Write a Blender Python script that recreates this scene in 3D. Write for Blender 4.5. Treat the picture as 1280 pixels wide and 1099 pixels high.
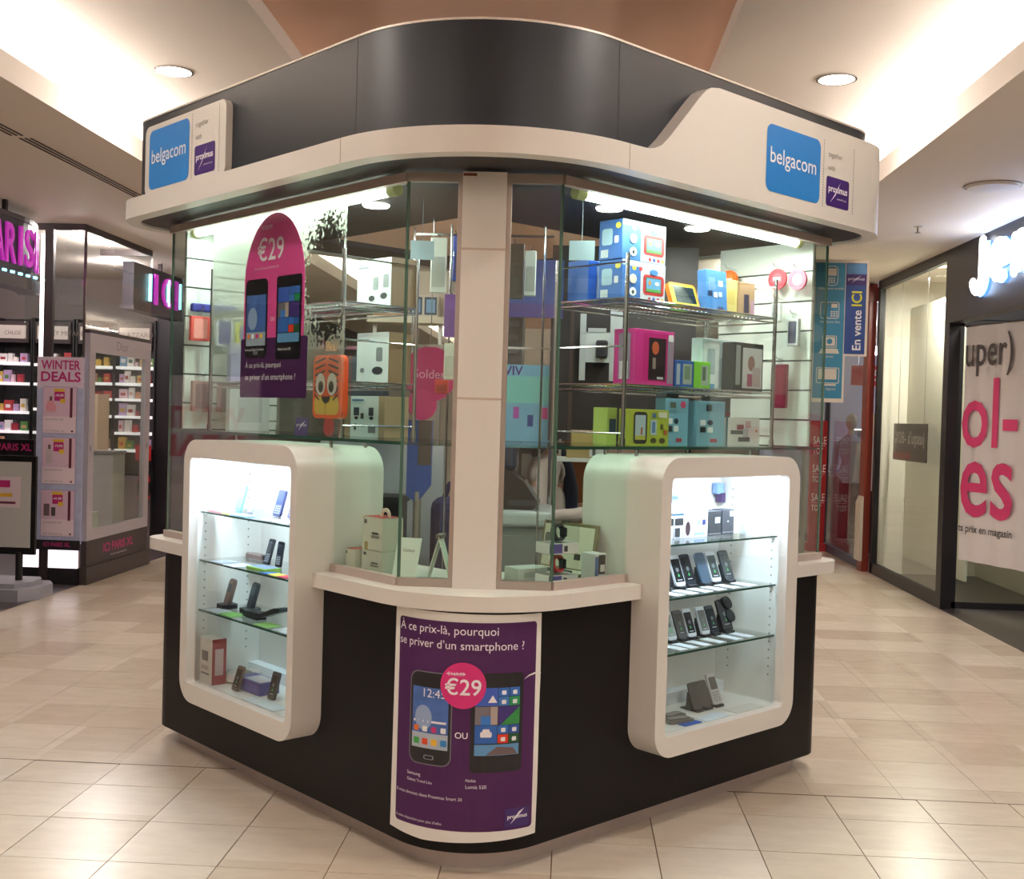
import bpy, bmesh, math, random
from mathutils import Matrix, Vector
random.seed(7)
for _o in list(bpy.data.objects): bpy.data.objects.remove(_o)
SC = bpy.context.scene
COL = SC.collection
PI = math.pi

# ------------------------------------------------------------------ camera
CAM_Z = 1.642
def cam_axes(yaw, pitch, roll):
    fwd = Vector((-math.sin(yaw)*math.cos(pitch), math.cos(yaw)*math.cos(pitch), math.sin(pitch)))
    right = Vector((math.cos(yaw), math.sin(yaw), 0)); up = right.cross(fwd)
    c, s = math.cos(roll), math.sin(roll)
    return right*c+up*s, up*c-right*s, fwd
_r, _u, _f = cam_axes(.0525, -.0193, .0282)
cam_data = bpy.data.cameras.new('camera'); cam = bpy.data.objects.new('camera', cam_data); COL.objects.link(cam)
cam_data.sensor_fit = 'HORIZONTAL'; cam_data.sensor_width = 36; cam_data.lens = 1402.07*36/1280
cam_data.clip_start = .05; cam_data.clip_end = 200
cam.matrix_world = Matrix(((_r.x, _u.x, -_f.x, 0), (_r.y, _u.y, -_f.y, 0), (_r.z, _u.z, -_f.z, CAM_Z), (0, 0, 0, 1)))
SC.camera = cam

# ------------------------------------------------------------------ world, view
w = bpy.data.worlds.new('world'); SC.world = w; w.use_nodes = True
w.node_tree.nodes['Background'].inputs[0].default_value = (0, 0, 0, 1)      # indoors: no sky, the arcade is lit by its own lamps
w.node_tree.nodes['Background'].inputs[1].default_value = 0
SC.view_settings.view_transform = 'Standard'; SC.view_settings.look = 'None'
SC.view_settings.gamma = 1; SC.view_settings.use_curve_mapping = False
SC.view_settings.exposure = -.19
SC.cycles.transparent_max_bounces = 32
SC.cycles.max_bounces = 10

# ------------------------------------------------------------------ lights of the mall (one lamp per ceiling fitting)
def point(name, loc, power, color, r=.08):
    d = bpy.data.lights.new(name, 'POINT'); d.energy = power; d.color = color; d.shadow_soft_size = r
    o = bpy.data.objects.new(name, d); COL.objects.link(o); o.location = loc
    return o
def area(name, loc, size, power, color=(1, 1, 1), rot=(0, 0, 0), sy=None, shape='DISK', spread=None, parent=None):
    d = bpy.data.lights.new(name, 'AREA'); d.shape = shape if sy is None else 'RECTANGLE'
    d.size = size
    if sy is not None: d.size_y = sy
    d.energy = power; d.color = color
    if spread: d.spread = spread
    o = bpy.data.objects.new(name, d); COL.objects.link(o); o.location = loc; o.rotation_euler = rot
    if parent: o.parent = parent
    return o
WARM = (1, .93, .855)
CX = -.47                      # corridor axis
DOWN_Y = [-6.1, -3.0, .3, 3.5, 6.76]          # only the pair at 6.76 is in the picture
for _y in DOWN_Y:
    for _x in (-2.483, 1.506):
        area('downlight_lamp' if _y > 6 else 'downlight_lamp_offscreen', (_x, _y, 3.68), .2, 32, WARM)

# ------------------------------------------------------------------ material helpers
def lin(c):
    c = c/255
    return c/12.92 if c <= .04045 else ((c+.055)/1.055)**2.4
def rgb(c): return (lin(c[0]), lin(c[1]), lin(c[2]), 1)
_mc = {}
def mt(c, rough=.5, metal=0, emit=0, var=.04, scale=30, bump=0, name=None, spec=.5, coat=0):
    key = (c, rough, metal, emit, var, scale, bump, spec, coat)
    if key in _mc: return _mc[key]
    m = bpy.data.materials.new(name or 'paint'); m.use_nodes = True
    nt = m.node_tree; b = nt.nodes['Principled BSDF']
    b.inputs['Roughness'].default_value = rough; b.inputs['Metallic'].default_value = metal
    b.inputs['Specular IOR Level'].default_value = spec
    if coat: b.inputs['Coat Weight'].default_value = coat
    col = rgb(c)
    tc = nt.nodes.new('ShaderNodeTexCoord'); nz = nt.nodes.new('ShaderNodeTexNoise'); nz.inputs['Scale'].default_value = scale
    nt.links.new(tc.outputs['Object'], nz.inputs['Vector'])
    mx = nt.nodes.new('ShaderNodeMix'); mx.data_type = 'RGBA'
    mx.inputs[6].default_value = tuple(x*(1-var) for x in col[:3])+(1,)
    mx.inputs[7].default_value = tuple(min(1, x*(1+var)) for x in col[:3])+(1,)
    nt.links.new(nz.outputs['Fac'], mx.inputs[0]); nt.links.new(mx.outputs[2], b.inputs['Base Color'])
    if emit:
        nt.links.new(mx.outputs[2], b.inputs['Emission Color']); b.inputs['Emission Strength'].default_value = emit
    if bump:
        bp = nt.nodes.new('ShaderNodeBump'); bp.inputs['Strength'].default_value = bump; bp.inputs['Distance'].default_value = .002
        nt.links.new(nz.outputs['Fac'], bp.inputs['Height']); nt.links.new(bp.outputs[0], b.inputs['Normal'])
    _mc[key] = m
    return m
def glass(tint=(.95, .985, .965), base=.035, name='clear_glass', k=.9):
    m = bpy.data.materials.new(name); m.use_nodes = True; nt = m.node_tree
    nt.nodes.remove(nt.nodes['Principled BSDF']); out = nt.nodes['Material Output']
    tr = nt.nodes.new('ShaderNodeBsdfTransparent'); tr.inputs[0].default_value = (*tint, 1)
    gl = nt.nodes.new('ShaderNodeBsdfGlossy'); gl.inputs['Roughness'].default_value = .015
    lw = nt.nodes.new('ShaderNodeLayerWeight'); lw.inputs[0].default_value = .5
    pw = nt.nodes.new('ShaderNodeMath'); pw.operation = 'POWER'; pw.inputs[1].default_value = 5
    ml = nt.nodes.new('ShaderNodeMath'); ml.operation = 'MULTIPLY_ADD'; ml.inputs[1].default_value = k; ml.inputs[2].default_value = base
    mx = nt.nodes.new('ShaderNodeMixShader')
    nt.links.new(lw.outputs['Facing'], pw.inputs[0]); nt.links.new(pw.outputs[0], ml.inputs[0]); nt.links.new(ml.outputs[0], mx.inputs[0])
    nt.links.new(tr.outputs[0], mx.inputs[1]); nt.links.new(gl.outputs[0], mx.inputs[2]); nt.links.new(mx.outputs[0], out.inputs[0])
    return m
GLASS = glass(base=.05)
GREEN_GLASS = glass((.80, .93, .87), .05, 'shelf_glass')
PLASTIC = glass((.95, .95, .95), .05, 'clear_plastic')
WHITE = mt((224, 219, 212), .35, var=.015, name='white_laminate')
DARK = mt((25, 23, 23), .42, var=.12, scale=120, name='dark_laminate', spec=.17)
ALU = mt((176, 166, 158), .35, .75, name='aluminium')
CHROME = mt((205, 205, 205), .16, 1, name='chrome', var=.02)
BLACK = mt((22, 21, 23), .4, name='black_plastic')
PURPLE = mt((72, 20, 82), .65, name='purple_print', var=.02)
PINK = mt((214, 40, 120), .45, name='pink_print', var=.02)
INK = mt((245, 240, 245), .5, name='white_ink', var=.01)
PAPER = mt((238, 234, 228), .6, name='paper', var=.02)

# ------------------------------------------------------------------ mesh helpers
class B:
    def __init__(s): s.bm = bmesh.new()
    def box(s, x0, x1, y0, y1, z0, z1, bevel=0, seg=2):
        r = bmesh.ops.create_cube(s.bm, size=1)
        for v in r['verts']:
            v.co = Vector((x0+(v.co.x+.5)*(x1-x0), y0+(v.co.y+.5)*(y1-y0), z0+(v.co.z+.5)*(z1-z0)))
        if bevel:
            es = list({e for v in r['verts'] for e in v.link_edges})
            bmesh.ops.bevel(s.bm, geom=es, offset=bevel, segments=seg, affect='EDGES', profile=.5)
        return s
    def prism(s, pts, h0, h1, axis='z'):
        """extrude a closed 2D outline; axis z: (x,y), axis y: (x,z), axis x: (y,z)"""
        def P(p, h):
            return (p[0], p[1], h) if axis == 'z' else ((p[0], h, p[1]) if axis == 'y' else (h, p[0], p[1]))
        a = [s.bm.verts.new(P(p, h0)) for p in pts]; b = [s.bm.verts.new(P(p, h1)) for p in pts]
        s.bm.faces.new(a[::-1]); s.bm.faces.new(b); n = len(pts)
        for i in range(n): s.bm.faces.new((a[i], a[(i+1) % n], b[(i+1) % n], b[i]))
        return s
    def ring(s, po, pi, z0, z1, closed=True):
        """wall between two outlines with equal point counts; z0/z1 may be lists"""
        n = len(po); f = lambda z, i: z[i] if isinstance(z, list) else z
        V = [[s.bm.verts.new((p[0], p[1], f(z, i))) for i, p in enumerate(q)] for q, z in ((po, z0), (po, z1), (pi, z1), (pi, z0))]
        for i in range(n if closed else n-1):
            j = (i+1) % n
            for k in range(4): s.bm.faces.new((V[k][i], V[k][j], V[(k+1) % 4][j], V[(k+1) % 4][i]))
        if not closed:
            s.bm.faces.new([V[k][0] for k in range(4)]); s.bm.faces.new([V[k][n-1] for k in range(4)][::-1])
        return s
    def cyl(s, p0, p1, r, n=12, r2=None):
        p0 = Vector(p0); p1 = Vector(p1); d = p1-p0
        q = d.to_track_quat('Z', 'Y').to_matrix().to_4x4(); q.translation = (p0+p1)/2
        bmesh.ops.create_cone(s.bm, cap_ends=True, segments=n, radius1=r, radius2=r if r2 is None else r2, depth=d.length, matrix=q)
        return s
    def tube(s, pts, r, n=8):
        for a, b in zip(pts[:-1], pts[1:]): s.cyl(a, b, r, n)
        for p in pts[1:-1]: s.ball(p, (r, r, r), 8, 6)
        return s
    def ball(s, c, rad, nu=16, nv=10):
        m = Matrix.Translation(c) @ Matrix.Diagonal((*rad, 1))
        bmesh.ops.create_uvsphere(s.bm, u_segments=nu, v_segments=nv, radius=1, matrix=m)
        return s
    def lathe(s, prof, n=24, c=(0, 0, 0)):
        rows = []
        for r, z in prof:
            rows.append([s.bm.verts.new((c[0]+r*math.cos(2*PI*k/n), c[1]+r*math.sin(2*PI*k/n), c[2]+z)) for k in range(n)])
        for a, b in zip(rows[:-1], rows[1:]):
            for k in range(n): s.bm.faces.new((a[k], a[(k+1) % n], b[(k+1) % n], b[k]))
        s.bm.faces.new(rows[0][::-1]); s.bm.faces.new(rows[-1])
        return s
    def face(s, pts): s.bm.faces.new([s.bm.verts.new(p) for p in pts]); return s
    def obj(s, name, mat, parent=None, smooth=False, M=None, fix=True):
        if fix: bmesh.ops.recalc_face_normals(s.bm, faces=s.bm.faces[:])
        me = bpy.data.meshes.new(name); s.bm.to_mesh(me); s.bm.free()
        if smooth:
            for p in me.polygons: p.use_smooth = True
            try: me.set_sharp_from_angle(angle=math.radians(35))
            except Exception: pass
        if mat: me.materials.append(mat)
        o = bpy.data.objects.new(name, me); COL.objects.link(o)
        if parent: o.parent = parent
        if M is not None: o.matrix_world = M
        return o
def tag(o, label, cat, group=None):
    o['label'] = label; o['category'] = cat
    if group: o['group'] = group
    return o
def thing(name, label, cat, M, group=None):
    o = bpy.data.objects.new(name, None); COL.objects.link(o); o.empty_display_size = .05
    o.matrix_world = M
    return tag(o, label, cat, group)
def struct(o): o['kind'] = 'structure'; return o
def T(x, y, z=0): return Matrix.Translation((x, y, z))
def RZ(d): return Matrix.Rotation(math.radians(d), 4, 'Z')
def RX(d): return Matrix.Rotation(math.radians(d), 4, 'X')
def RY(d): return Matrix.Rotation(math.radians(d), 4, 'Y')

# ---- flat print: outlines in (x,z) on the plane y
def rrect(x0, z0, x1, z1, r, n=5):
    out = []
    for cx, cz, a0 in ((x1-r, z0+r, -90), (x1-r, z1-r, 0), (x0+r, z1-r, 90), (x0+r, z0+r, 180)):
        for k in range(n+1):
            a = math.radians(a0+90*k/n); out.append((cx+r*math.cos(a), cz+r*math.sin(a)))
    return out
def rect(x0, z0, x1, z1): return [(x0, z0), (x1, z0), (x1, z1), (x0, z1)]
def ell(cx, cz, rx, rz, n=28): return [(cx+rx*math.cos(2*PI*k/n), cz+rz*math.sin(2*PI*k/n)) for k in range(n)]
def art(parent, pts, mat, y=0, name='print', fm=None, cut=0):
    bm = bmesh.new(); bm.faces.new([bm.verts.new((p[0], 0, p[1])) for p in pts])
    if fm:
        bmesh.ops.triangulate(bm, faces=bm.faces[:])
        xs = [p[0] for p in pts]; x = min(xs)+.02
        while x < max(xs):
            bmesh.ops.bisect_plane(bm, geom=bm.verts[:]+bm.edges[:]+bm.faces[:], plane_co=(x, 0, 0), plane_no=(1, 0, 0)); x += .02
    return _fin(bm, parent, mat, y, name, fm)
def _fin(bm, parent, mat, y, name, fm):
    for v in bm.verts: v.co = Vector(fm(v.co.x, v.co.z, y)) if fm else Vector((v.co.x, y, v.co.z))
    me = bpy.data.meshes.new(name); bm.to_mesh(me); bm.free(); me.materials.append(mat)
    o = bpy.data.objects.new(name, me); COL.objects.link(o); o.parent = parent
    return o
_tc = {}
def text_mesh(body, bold=0):
    if (body, bold) in _tc: return _tc[(body, bold)]
    cu = bpy.data.curves.new('t', 'FONT'); cu.body = body; cu.size = 1; cu.offset = bold; cu.resolution_u = 3
    o = bpy.data.objects.new('t', cu); COL.objects.link(o)
    bpy.context.view_layer.update()
    dg = bpy.context.evaluated_depsgraph_get(); me = bpy.data.meshes.new_from_object(o.evaluated_get(dg))
    vs = [tuple(v.co) for v in me.vertices]; fs = [tuple(p.vertices) for p in me.polygons]
    bpy.data.objects.remove(o); bpy.data.curves.remove(cu); bpy.data.meshes.remove(me)
    _tc[(body, bold)] = (vs, fs)
    return vs, fs
def text(parent, body, x, z, mat, w=None, h=None, y=-.001, bold=0, fm=None, name='lettering', align='L', rot=0, mirror=False, depth=0):
    """x,z = lower left of the ink box (or its centre when align C); w/h = ink size"""
    vs, fs = text_mesh(body, bold)
    x0 = min(v[0] for v in vs); x1 = max(v[0] for v in vs); y0 = min(v[1] for v in vs); y1 = max(v[1] for v in vs)
    sx = w/(x1-x0) if w else None; sz = h/(y1-y0) if h else None
    sx = sx or sz; sz = sz or sx
    W = (x1-x0)*sx; H = (y1-y0)*sz; ca, sa = math.cos(math.radians(rot)), math.sin(math.radians(rot))
    bm = bmesh.new(); bv = []
    for v in vs:
        a = (v[0]-x0)*sx; b = (v[1]-y0)*sz
        if mirror: a = W-a
        if align == 'C': a -= W/2; b -= H/2
        bv.append(bm.verts.new((x+a*ca-b*sa, 0, z+a*sa+b*ca)))
    for f in fs:
        try: bm.faces.new([bv[i] for i in f])
        except ValueError: pass
    if depth:
        r = bmesh.ops.extrude_face_region(bm, geom=bm.faces[:])
        for g in r['geom']:
            if isinstance(g, bmesh.types.BMVert): g.co.y += depth
        for v in bm.verts: v.co.y += y
        bmesh.ops.recalc_face_normals(bm, faces=bm.faces[:])
        me = bpy.data.meshes.new(name); bm.to_mesh(me); bm.free(); me.materials.append(mat)
        o = bpy.data.objects.new(name, me); COL.objects.link(o); o.parent = parent
        return o
    return _fin(bm, parent, mat, y, name, fm)

# ================================================================== the setting
def tile_material():
    m = bpy.data.materials.new('polished_limestone'); m.use_nodes = True; nt = m.node_tree; b = nt.nodes['Principled BSDF']
    g = nt.nodes.new('ShaderNodeNewGeometry')
    sc = nt.nodes.new('ShaderNodeVectorMath'); sc.operation = 'DIVIDE'; sc.inputs[1].default_value = (.4, .397, 1)
    ad = nt.nodes.new('ShaderNodeVectorMath'); ad.operation = 'ADD'; ad.inputs[1].default_value = (.072, -.105, 50.5)
    fl = nt.nodes.new('ShaderNodeVectorMath'); fl.operation = 'FLOOR'
    wn = nt.nodes.new('ShaderNodeTexWhiteNoise'); wn.noise_dimensions = '2D'
    nt.links.new(g.outputs['Position'], sc.inputs[0]); nt.links.new(sc.outputs[0], ad.inputs[0]); nt.links.new(ad.outputs[0], fl.inputs[0]); nt.links.new(fl.outputs[0], wn.inputs['Vector'])
    r1 = nt.nodes.new('ShaderNodeValToRGB'); e = r1.color_ramp.elements
    e[0].color = rgb((203, 186, 166)); e[1].color = rgb((225, 212, 195)); r1.color_ramp.elements.new(.5).color = rgb((215, 200, 180))
    nt.links.new(wn.outputs['Value'], r1.inputs[0])
    nz = nt.nodes.new('ShaderNodeTexNoise'); nz.inputs['Scale'].default_value = 9; nz.inputs['Detail'].default_value = 5; nz.inputs['Roughness'].default_value = .65
    mp = nt.nodes.new('ShaderNodeMapping'); mp.inputs['Scale'].default_value = (.6, 1.5, 1); nt.links.new(g.outputs['Position'], mp.inputs[0]); nt.links.new(mp.outputs[0], nz.inputs['Vector'])
    r2 = nt.nodes.new('ShaderNodeMapRange'); r2.inputs[1].default_value = .25; r2.inputs[2].default_value = .75; r2.inputs[3].default_value = .88; r2.inputs[4].default_value = 1.04
    nt.links.new(nz.outputs['Fac'], r2.inputs[0])
    mx = nt.nodes.new('ShaderNodeMix'); mx.data_type = 'RGBA'; mx.blend_type = 'MULTIPLY'; mx.inputs[0].default_value = 1
    nt.links.new(r1.outputs[0], mx.inputs[6]); nt.links.new(r2.outputs[0], mx.inputs[7]); nt.links.new(mx.outputs[2], b.inputs['Base Color'])
    b.inputs['Roughness'].default_value = .26
    b.inputs['Specular IOR Level'].default_value = .42
    return m
TILE = tile_material()

GROUT = mt((128, 100, 74), .8, var=.1, name='grout')
XL, XR = -4.45, 3.42
floor = struct(B().box(XL, XR, 3.0, 13.0, -.06, -.005).obj('floor', GROUT))
floor['label'] = 'beige polished stone tile floor of the arcade'
B().box(XL, XR, -9, 3.0, -.06, 0).box(XL, XR, 13.0, 27, -.06, 0).obj('floor_slab', TILE, floor)
ys = [4.7416-.4*j for j in range(5, 0, -1)]
cells = []
def cols(x0):
    k = math.floor((XL-x0)/.4); out = []
    while x0+.4*k < XR:
        out.append((max(XL, x0+.4*k), min(XR, x0+.4*(k+1)))); k += 1
    return [c for c in out if c[1]-c[0] > .02]
rows = [(3.0, 3.1416)]+[(4.7416-.4*(j+1), 4.7416-.4*j) for j in range(3, -1, -1)]+[(4.7416, 5.03)]
for a, b_ in rows:
    for c in cols(-2.027): cells.append((c[0], c[1], a, b_, .0022))
yy = 5.03; nx = 5.2
while yy < 13.0-.01:
    for c in cols(1.92): cells.append((c[0], c[1], yy, min(nx, 13.0), .0008))
    yy = nx; nx += .395
KC = Vector((-.398, 5.467))
def hidden(c):
    x = (c[0]+c[1])/2-KC.x; y = (c[2]+c[3])/2-KC.y
    if abs(x)+abs(y) < 1.35: return True
    # shadowed behind the kiosk as seen from the camera
    t = (c[2]+c[3])/2
    return t > 5.6 and abs(((c[0]+c[1])/2)/t+.07) < .262
def vis(c):
    t = (c[2]+c[3])/2; px = ((c[0]+c[1])/2)/t
    return t > 3.8 and -.54 < px < .44 and not hidden(c)
cells.sort(key=lambda c: (not vis(c), c[2]))
stuff = B(); meshes = {}
for i, (x0, x1, y0, y1, g) in enumerate(cells):
    if i < 295 and vis((x0, x1, y0, y1)):
        key = (round(x1-x0, 3), round(y1-y0, 3), g)
        if key not in meshes:
            bb = B().box(g, x1-x0-g, g, y1-y0-g, -.006, 0); bmesh.ops.recalc_face_normals(bb.bm, faces=bb.bm.faces[:])
            me = bpy.data.meshes.new('tile'); bb.bm.to_mesh(me); bb.bm.free(); me.materials.append(TILE); meshes[key] = me
        o = bpy.data.objects.new('tile', meshes[key]); COL.objects.link(o); o.parent = floor
        o.location = (x0, y0, random.uniform(-.0006, .0004))
    else:
        stuff.box(x0+g, x1-g, y0+g, y1-g, -.006, 0)
o = stuff.obj('tile_field', TILE, floor); o['kind'] = 'stuff'
B().box(XL, XR, 5.0265, 5.0335, -.005, .0006).obj('expansion_joint', mt((96, 72, 50), .7, var=.2), floor)
# dark stone floors of the two shops
STONE = mt((74, 68, 68), .3, var=.12, scale=6, name='dark_stone')
o = struct(B().box(-14, XL, -9, 27, -.06, 0).obj('floor', STONE)); o['label'] = 'dark stone floor of the perfume shop'
o = struct(B().box(XR, 12, -9, 27, -.06, 0).obj('floor', STONE)); o['label'] = 'dark stone floor of the clothes shops'

# ---- ceiling: two lower soffits with light coves, a main ceiling and a painted recess
CEIL = mt((226, 214, 202), .75, var=.015, name='ceiling_plaster')
PINKP = mt((244, 200, 176), .75, var=.03, scale=4, name='salmon_plaster')
Y0, Y1 = -9, 27
o = struct(B().box(-14, -2.94, Y0, Y1, 3.3, 3.44).obj('ceiling', CEIL)); o['label'] = 'low plaster soffit on the perfume shop side'
o = struct(B().box(2.02, 12, Y0, Y1, 3.3, 3.44).obj('ceiling', CEIL)); o['label'] = 'low plaster soffit on the clothes shop side'
o = struct(B().box(-3.55, -1.69, Y0, Y1, 3.7, 3.86).box(.78, 2.63, Y0, Y1, 3.7, 3.86).obj('ceiling', CEIL)); o['label'] = 'raised plaster ceiling bands beside the salmon recess'
o = struct(B().box(-1.69, .78, Y0, Y1, 3.8, 3.86).obj('ceiling', PINKP)); o['label'] = 'salmon painted recess along the arcade ceiling'
o = struct(B().box(-3.61, -3.55, Y0, Y1, 3.44, 3.86).obj('wall_cove', CEIL)); o['label'] = 'back of the light cove on the perfume shop side'
o = struct(B().box(2.63, 2.69, Y0, Y1, 3.44, 3.86).obj('wall_cove', CEIL)); o['label'] = 'back of the light cove on the clothes shop side'
o = struct(B().box(-14, 12, Y0-.1, Y0, 0, 3.9).obj('wall_bounce', CEIL)); o['label'] = 'added plaster wall behind the viewer, bouncing light along the arcade'  # unseen wall added to bounce light back; the arcade itself continues here
o = struct(B().box(-14, 12, Y1, Y1+.1, 0, 3.9).obj('wall_back', CEIL)); o['label'] = 'far plaster wall closing the arcade'
LED = mt((255, 252, 249), .5, emit=60, var=0, name='cove_led')
for x, lab in ((-3.14, 'on the perfume shop side'), (2.22, 'on the clothes shop side')):
    t = thing('cove_light', 'continuous warm white light strip in the ceiling cove '+lab, 'light', T(x, 9, 3.44))
    B().box(-.05, .05, -18, 18, 0, .02).obj('batten', WHITE, t)
    B().box(-.035, .035, -17.9, 17.9, .02, .035).obj('diffuser', LED, t)
# recessed downlights
BULB = mt((255, 238, 214), .4, emit=9, var=.0, name='downlight_lens')
def downlight(x, y, z, r, lab, grp=None, bulb=BULB, name='downlight'):
    t = thing(name, lab, 'light', T(x, y, z), grp)
    B().ring([(r*1.12*math.cos(a*PI/16), r*1.12*math.sin(a*PI/16)) for a in range(32)], [(r*math.cos(a*PI/16), r*math.sin(a*PI/16)) for a in range(32)], -.006, .004).obj('trim_ring', CHROME, t, True)
    B().lathe([(r, .0), (r*.8, .012), (r*.3, .014)], 24).obj('reflector', bulb, t)
    return t
for y in DOWN_Y:
    if y > 3:
        nm_, wh_ = ('downlight', 'beside the kiosk canopy') if y > 6 else ('downlight_offscreen', 'before the kiosk')
        downlight(-2.483, y, 3.698, .105, 'round recessed downlight on the perfume shop side, '+wh_, None, BULB, nm_)
        downlight(1.506, y, 3.698, .105, 'round recessed downlight on the clothes shop side, '+wh_, None, BULB, nm_)
# linear air slot in the left soffit
t = thing('slot_diffuser', 'long dark triple slot air outlet in the soffit above the perfume shop', 'vent', T(-3.46, 7.7, 3.3))
SLOT = mt((70, 52, 46), .7, name='slot_black')
for y0, y1, dx in ((-8, -.92, 0), (-.85, 6, .02)):
    for k in range(3): B().box(dx+.035*k-.05, dx+.035*k-.036, y0, y1, -.005, -.0005).obj('slot', SLOT, t)
# round ceiling speaker and sprinkler on the right
t = thing('ceiling_speaker', 'flat round white speaker in the soffit near the glowing sign', 'speaker', T(2.79, 7.76, 3.3))
B().lathe([(.05, -.024), (.16, -.02), (.175, -.004), (.175, .002)], 32).obj('grille', mt((216, 206, 198), .6), t, True)
B().ring(ell(0, 0, .188, .188, 32), ell(0, 0, .175, .175, 32), -.006, .002).obj('rim', mt((150, 146, 144), .5), t)
t = thing('sprinkler', 'small metal sprinkler head under the soffit', 'sprinkler', T(2.78, 9.36, 3.3))
B().lathe([(.035, -.006), (.035, .001)], 16).obj('rosette', CHROME, t)
B().cyl((0, 0, -.05), (0, 0, 0), .008).lathe([(.004, -.056), (.022, -.054), (.022, -.05)], 12).obj('nozzle', mt((120, 105, 90), .4, .8), t)

# ================================================================== the kiosk
KV = Vector((-.3387, 3.877)); PHI = PI/2-.7701
KF = T(KV.x, KV.y) @ Matrix.Rotation(PHI, 4, 'Z')
def FL(v, u, z): return KF @ T(u, v, z) @ RZ(-90)      # faces the left side: local x runs along -v, y inwards
def FR(u, v, z): return KF @ T(u, v, z)                # faces the right side
SA, SB = 2.307, 2.212                                   # glass size along the left and the right side
CH = .404                                               # corner chamfer of the glass
ZC, ZS, ZT = 1.0045, 1.535, 2.542                       # counter, glass shelf, soffit
def path(off, r0, r1, ex_l=(), ex_r=(), n0=28, n1=10):
    """outline round the kiosk, counter-clockwise; near corner radius r0, others r1"""
    a, b = SA+off, SB+off; p = []
    lo = r0-off
    for v in [a-r1]+sorted([e for e in ex_l if lo < e < a-r1], reverse=True): p.append((-off, v))
    for k in range(n0+1):
        t = PI+PI/2*k/n0; p.append((lo+r0*math.cos(t), lo+r0*math.sin(t)))
    for u in sorted([e for e in ex_r if lo < e < b-r1]): p.append((u, -off))
    for cx, cy, a0 in ((b-r1, -off+r1, -90), (b-r1, a-r1, 0), (-off+r1, a-r1, 90)):
        for k in range(n1+1):
            t = math.radians(a0+90*k/n1); p.append((cx+r1*math.cos(t), cy+r1*math.sin(t)))
    return p
kiosk = thing('kiosk', 'black and white phone shop kiosk with a rounded corner and glass showcases', 'kiosk', KF)
# plinth
B().ring(path(-.025, .30, .12), path(-.05, .275, .095), 0, .085).obj('plinth', mt((196, 184, 180), .38, .5, name='brushed_plinth', var=.06), kiosk, True)
# cabinet extents: left (v), right (u)
CL = (.84, 1.79); CR = (.815, 1.765); CZ = (.325, 1.505)
OL = (.885, 1.73); OR = (.877, 1.682); OZ = (.408, 1.424)
# base panel: full skirt below, upper parts between the cabinets
ex_l = (CL[0]+.018, CL[1]-.03); ex_r = (CR[0]+.03, CR[1]-.03)
po, pi = path(.04, .36, .14, ex_l, ex_r), path(.02, .34, .12, ex_l, ex_r)
B().ring(po, pi, .08, .37).obj('base_skirt', DARK, kiosk, True)
def runs(po, keep):
    n = len(po); out = []; cur = []
    for i in range(n):
        j = (i+1) % n; m = ((po[i][0]+po[j][0])/2, (po[i][1]+po[j][1])/2)
        if keep(m):
            if not cur: cur = [i]
            cur.append(j)
        elif cur: out.append(cur); cur = []
    if cur:
        if out and out[0][0] == cur[-1]: out[0] = cur+out[0][1:]
        else: out.append(cur)
    return out
def keep(m):
    if m[0] < -.0395 and ex_l[0] < m[1] < ex_l[1]: return False
    if m[1] < -.0395 and ex_r[0] < m[0] < ex_r[1]: return False
    return True
for r in runs(po, keep):
    B().ring([po[i] for i in r], [pi[i] for i in r], .37, .96, closed=False).obj('base_panel', DARK, kiosk, True)
# counters
def counter_near():
    p = [q for q in path(.095, .5, .16) if q[0] < .7 and q[1] < .7]
    i0 = [i for i, q in enumerate(p) if abs(q[0]+.095) < 1e-6]
    arc = p[:]
    arc = [q for q in path(.095, .5, .16)[1:30]]
    return [(-.095, CL[0]+.03)]+arc+[(CR[0]+.03, -.095), (CR[0]+.03, .42), (.62, .42), (.42, .62), (.42, CL[0]+.03)]
B().prism(counter_near(), ZC-.056, ZC).obj('counter', WHITE, kiosk)
def far_counter(left):
    s0, L = (CL[1]-.03, SA) if left else (CR[1]-.03, SB)
    end = L+.095; r = .13
    pts = [(s0, -.095)]+[(end-r+r*math.sin(t*PI/16), -.095+r-r*math.cos(t*PI/16)) for t in range(9)]+[(end, .4), (s0, .4)]
    return [(q[1], q[0]) for q in pts] if left else pts
B().prism(far_counter(True), ZC-.056, ZC).obj('counter', WHITE, kiosk)
B().prism(far_counter(False), ZC-.056, ZC).obj('counter', WHITE, kiosk)
# corner post, standing a little proud of the chamfer
RD = RZ(-45)
post = bpy.data.objects.new('corner_post', None)
def diag(bb, name, mat):
    bmesh.ops.transform(bb.bm, matrix=T(.2, .2) @ RD, verts=bb.bm.verts[:])
    return bb.obj(name, mat, kiosk)
PW = .081
diag(B().box(-PW, PW, -.037, .08, ZC-.002, ZT), 'corner_post', WHITE)
for z in (1.705, 2.255): diag(B().box(-PW-.001, PW+.001, -.0378, .0, z, z+.008), 'post_seam', mt((196, 178, 164), .6))
diag(B().box(-PW+.002, -.03, -.0385, -.03, ZT-.016, ZT-.006), 'post_scuff', mt((120, 62, 44), .7))
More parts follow.
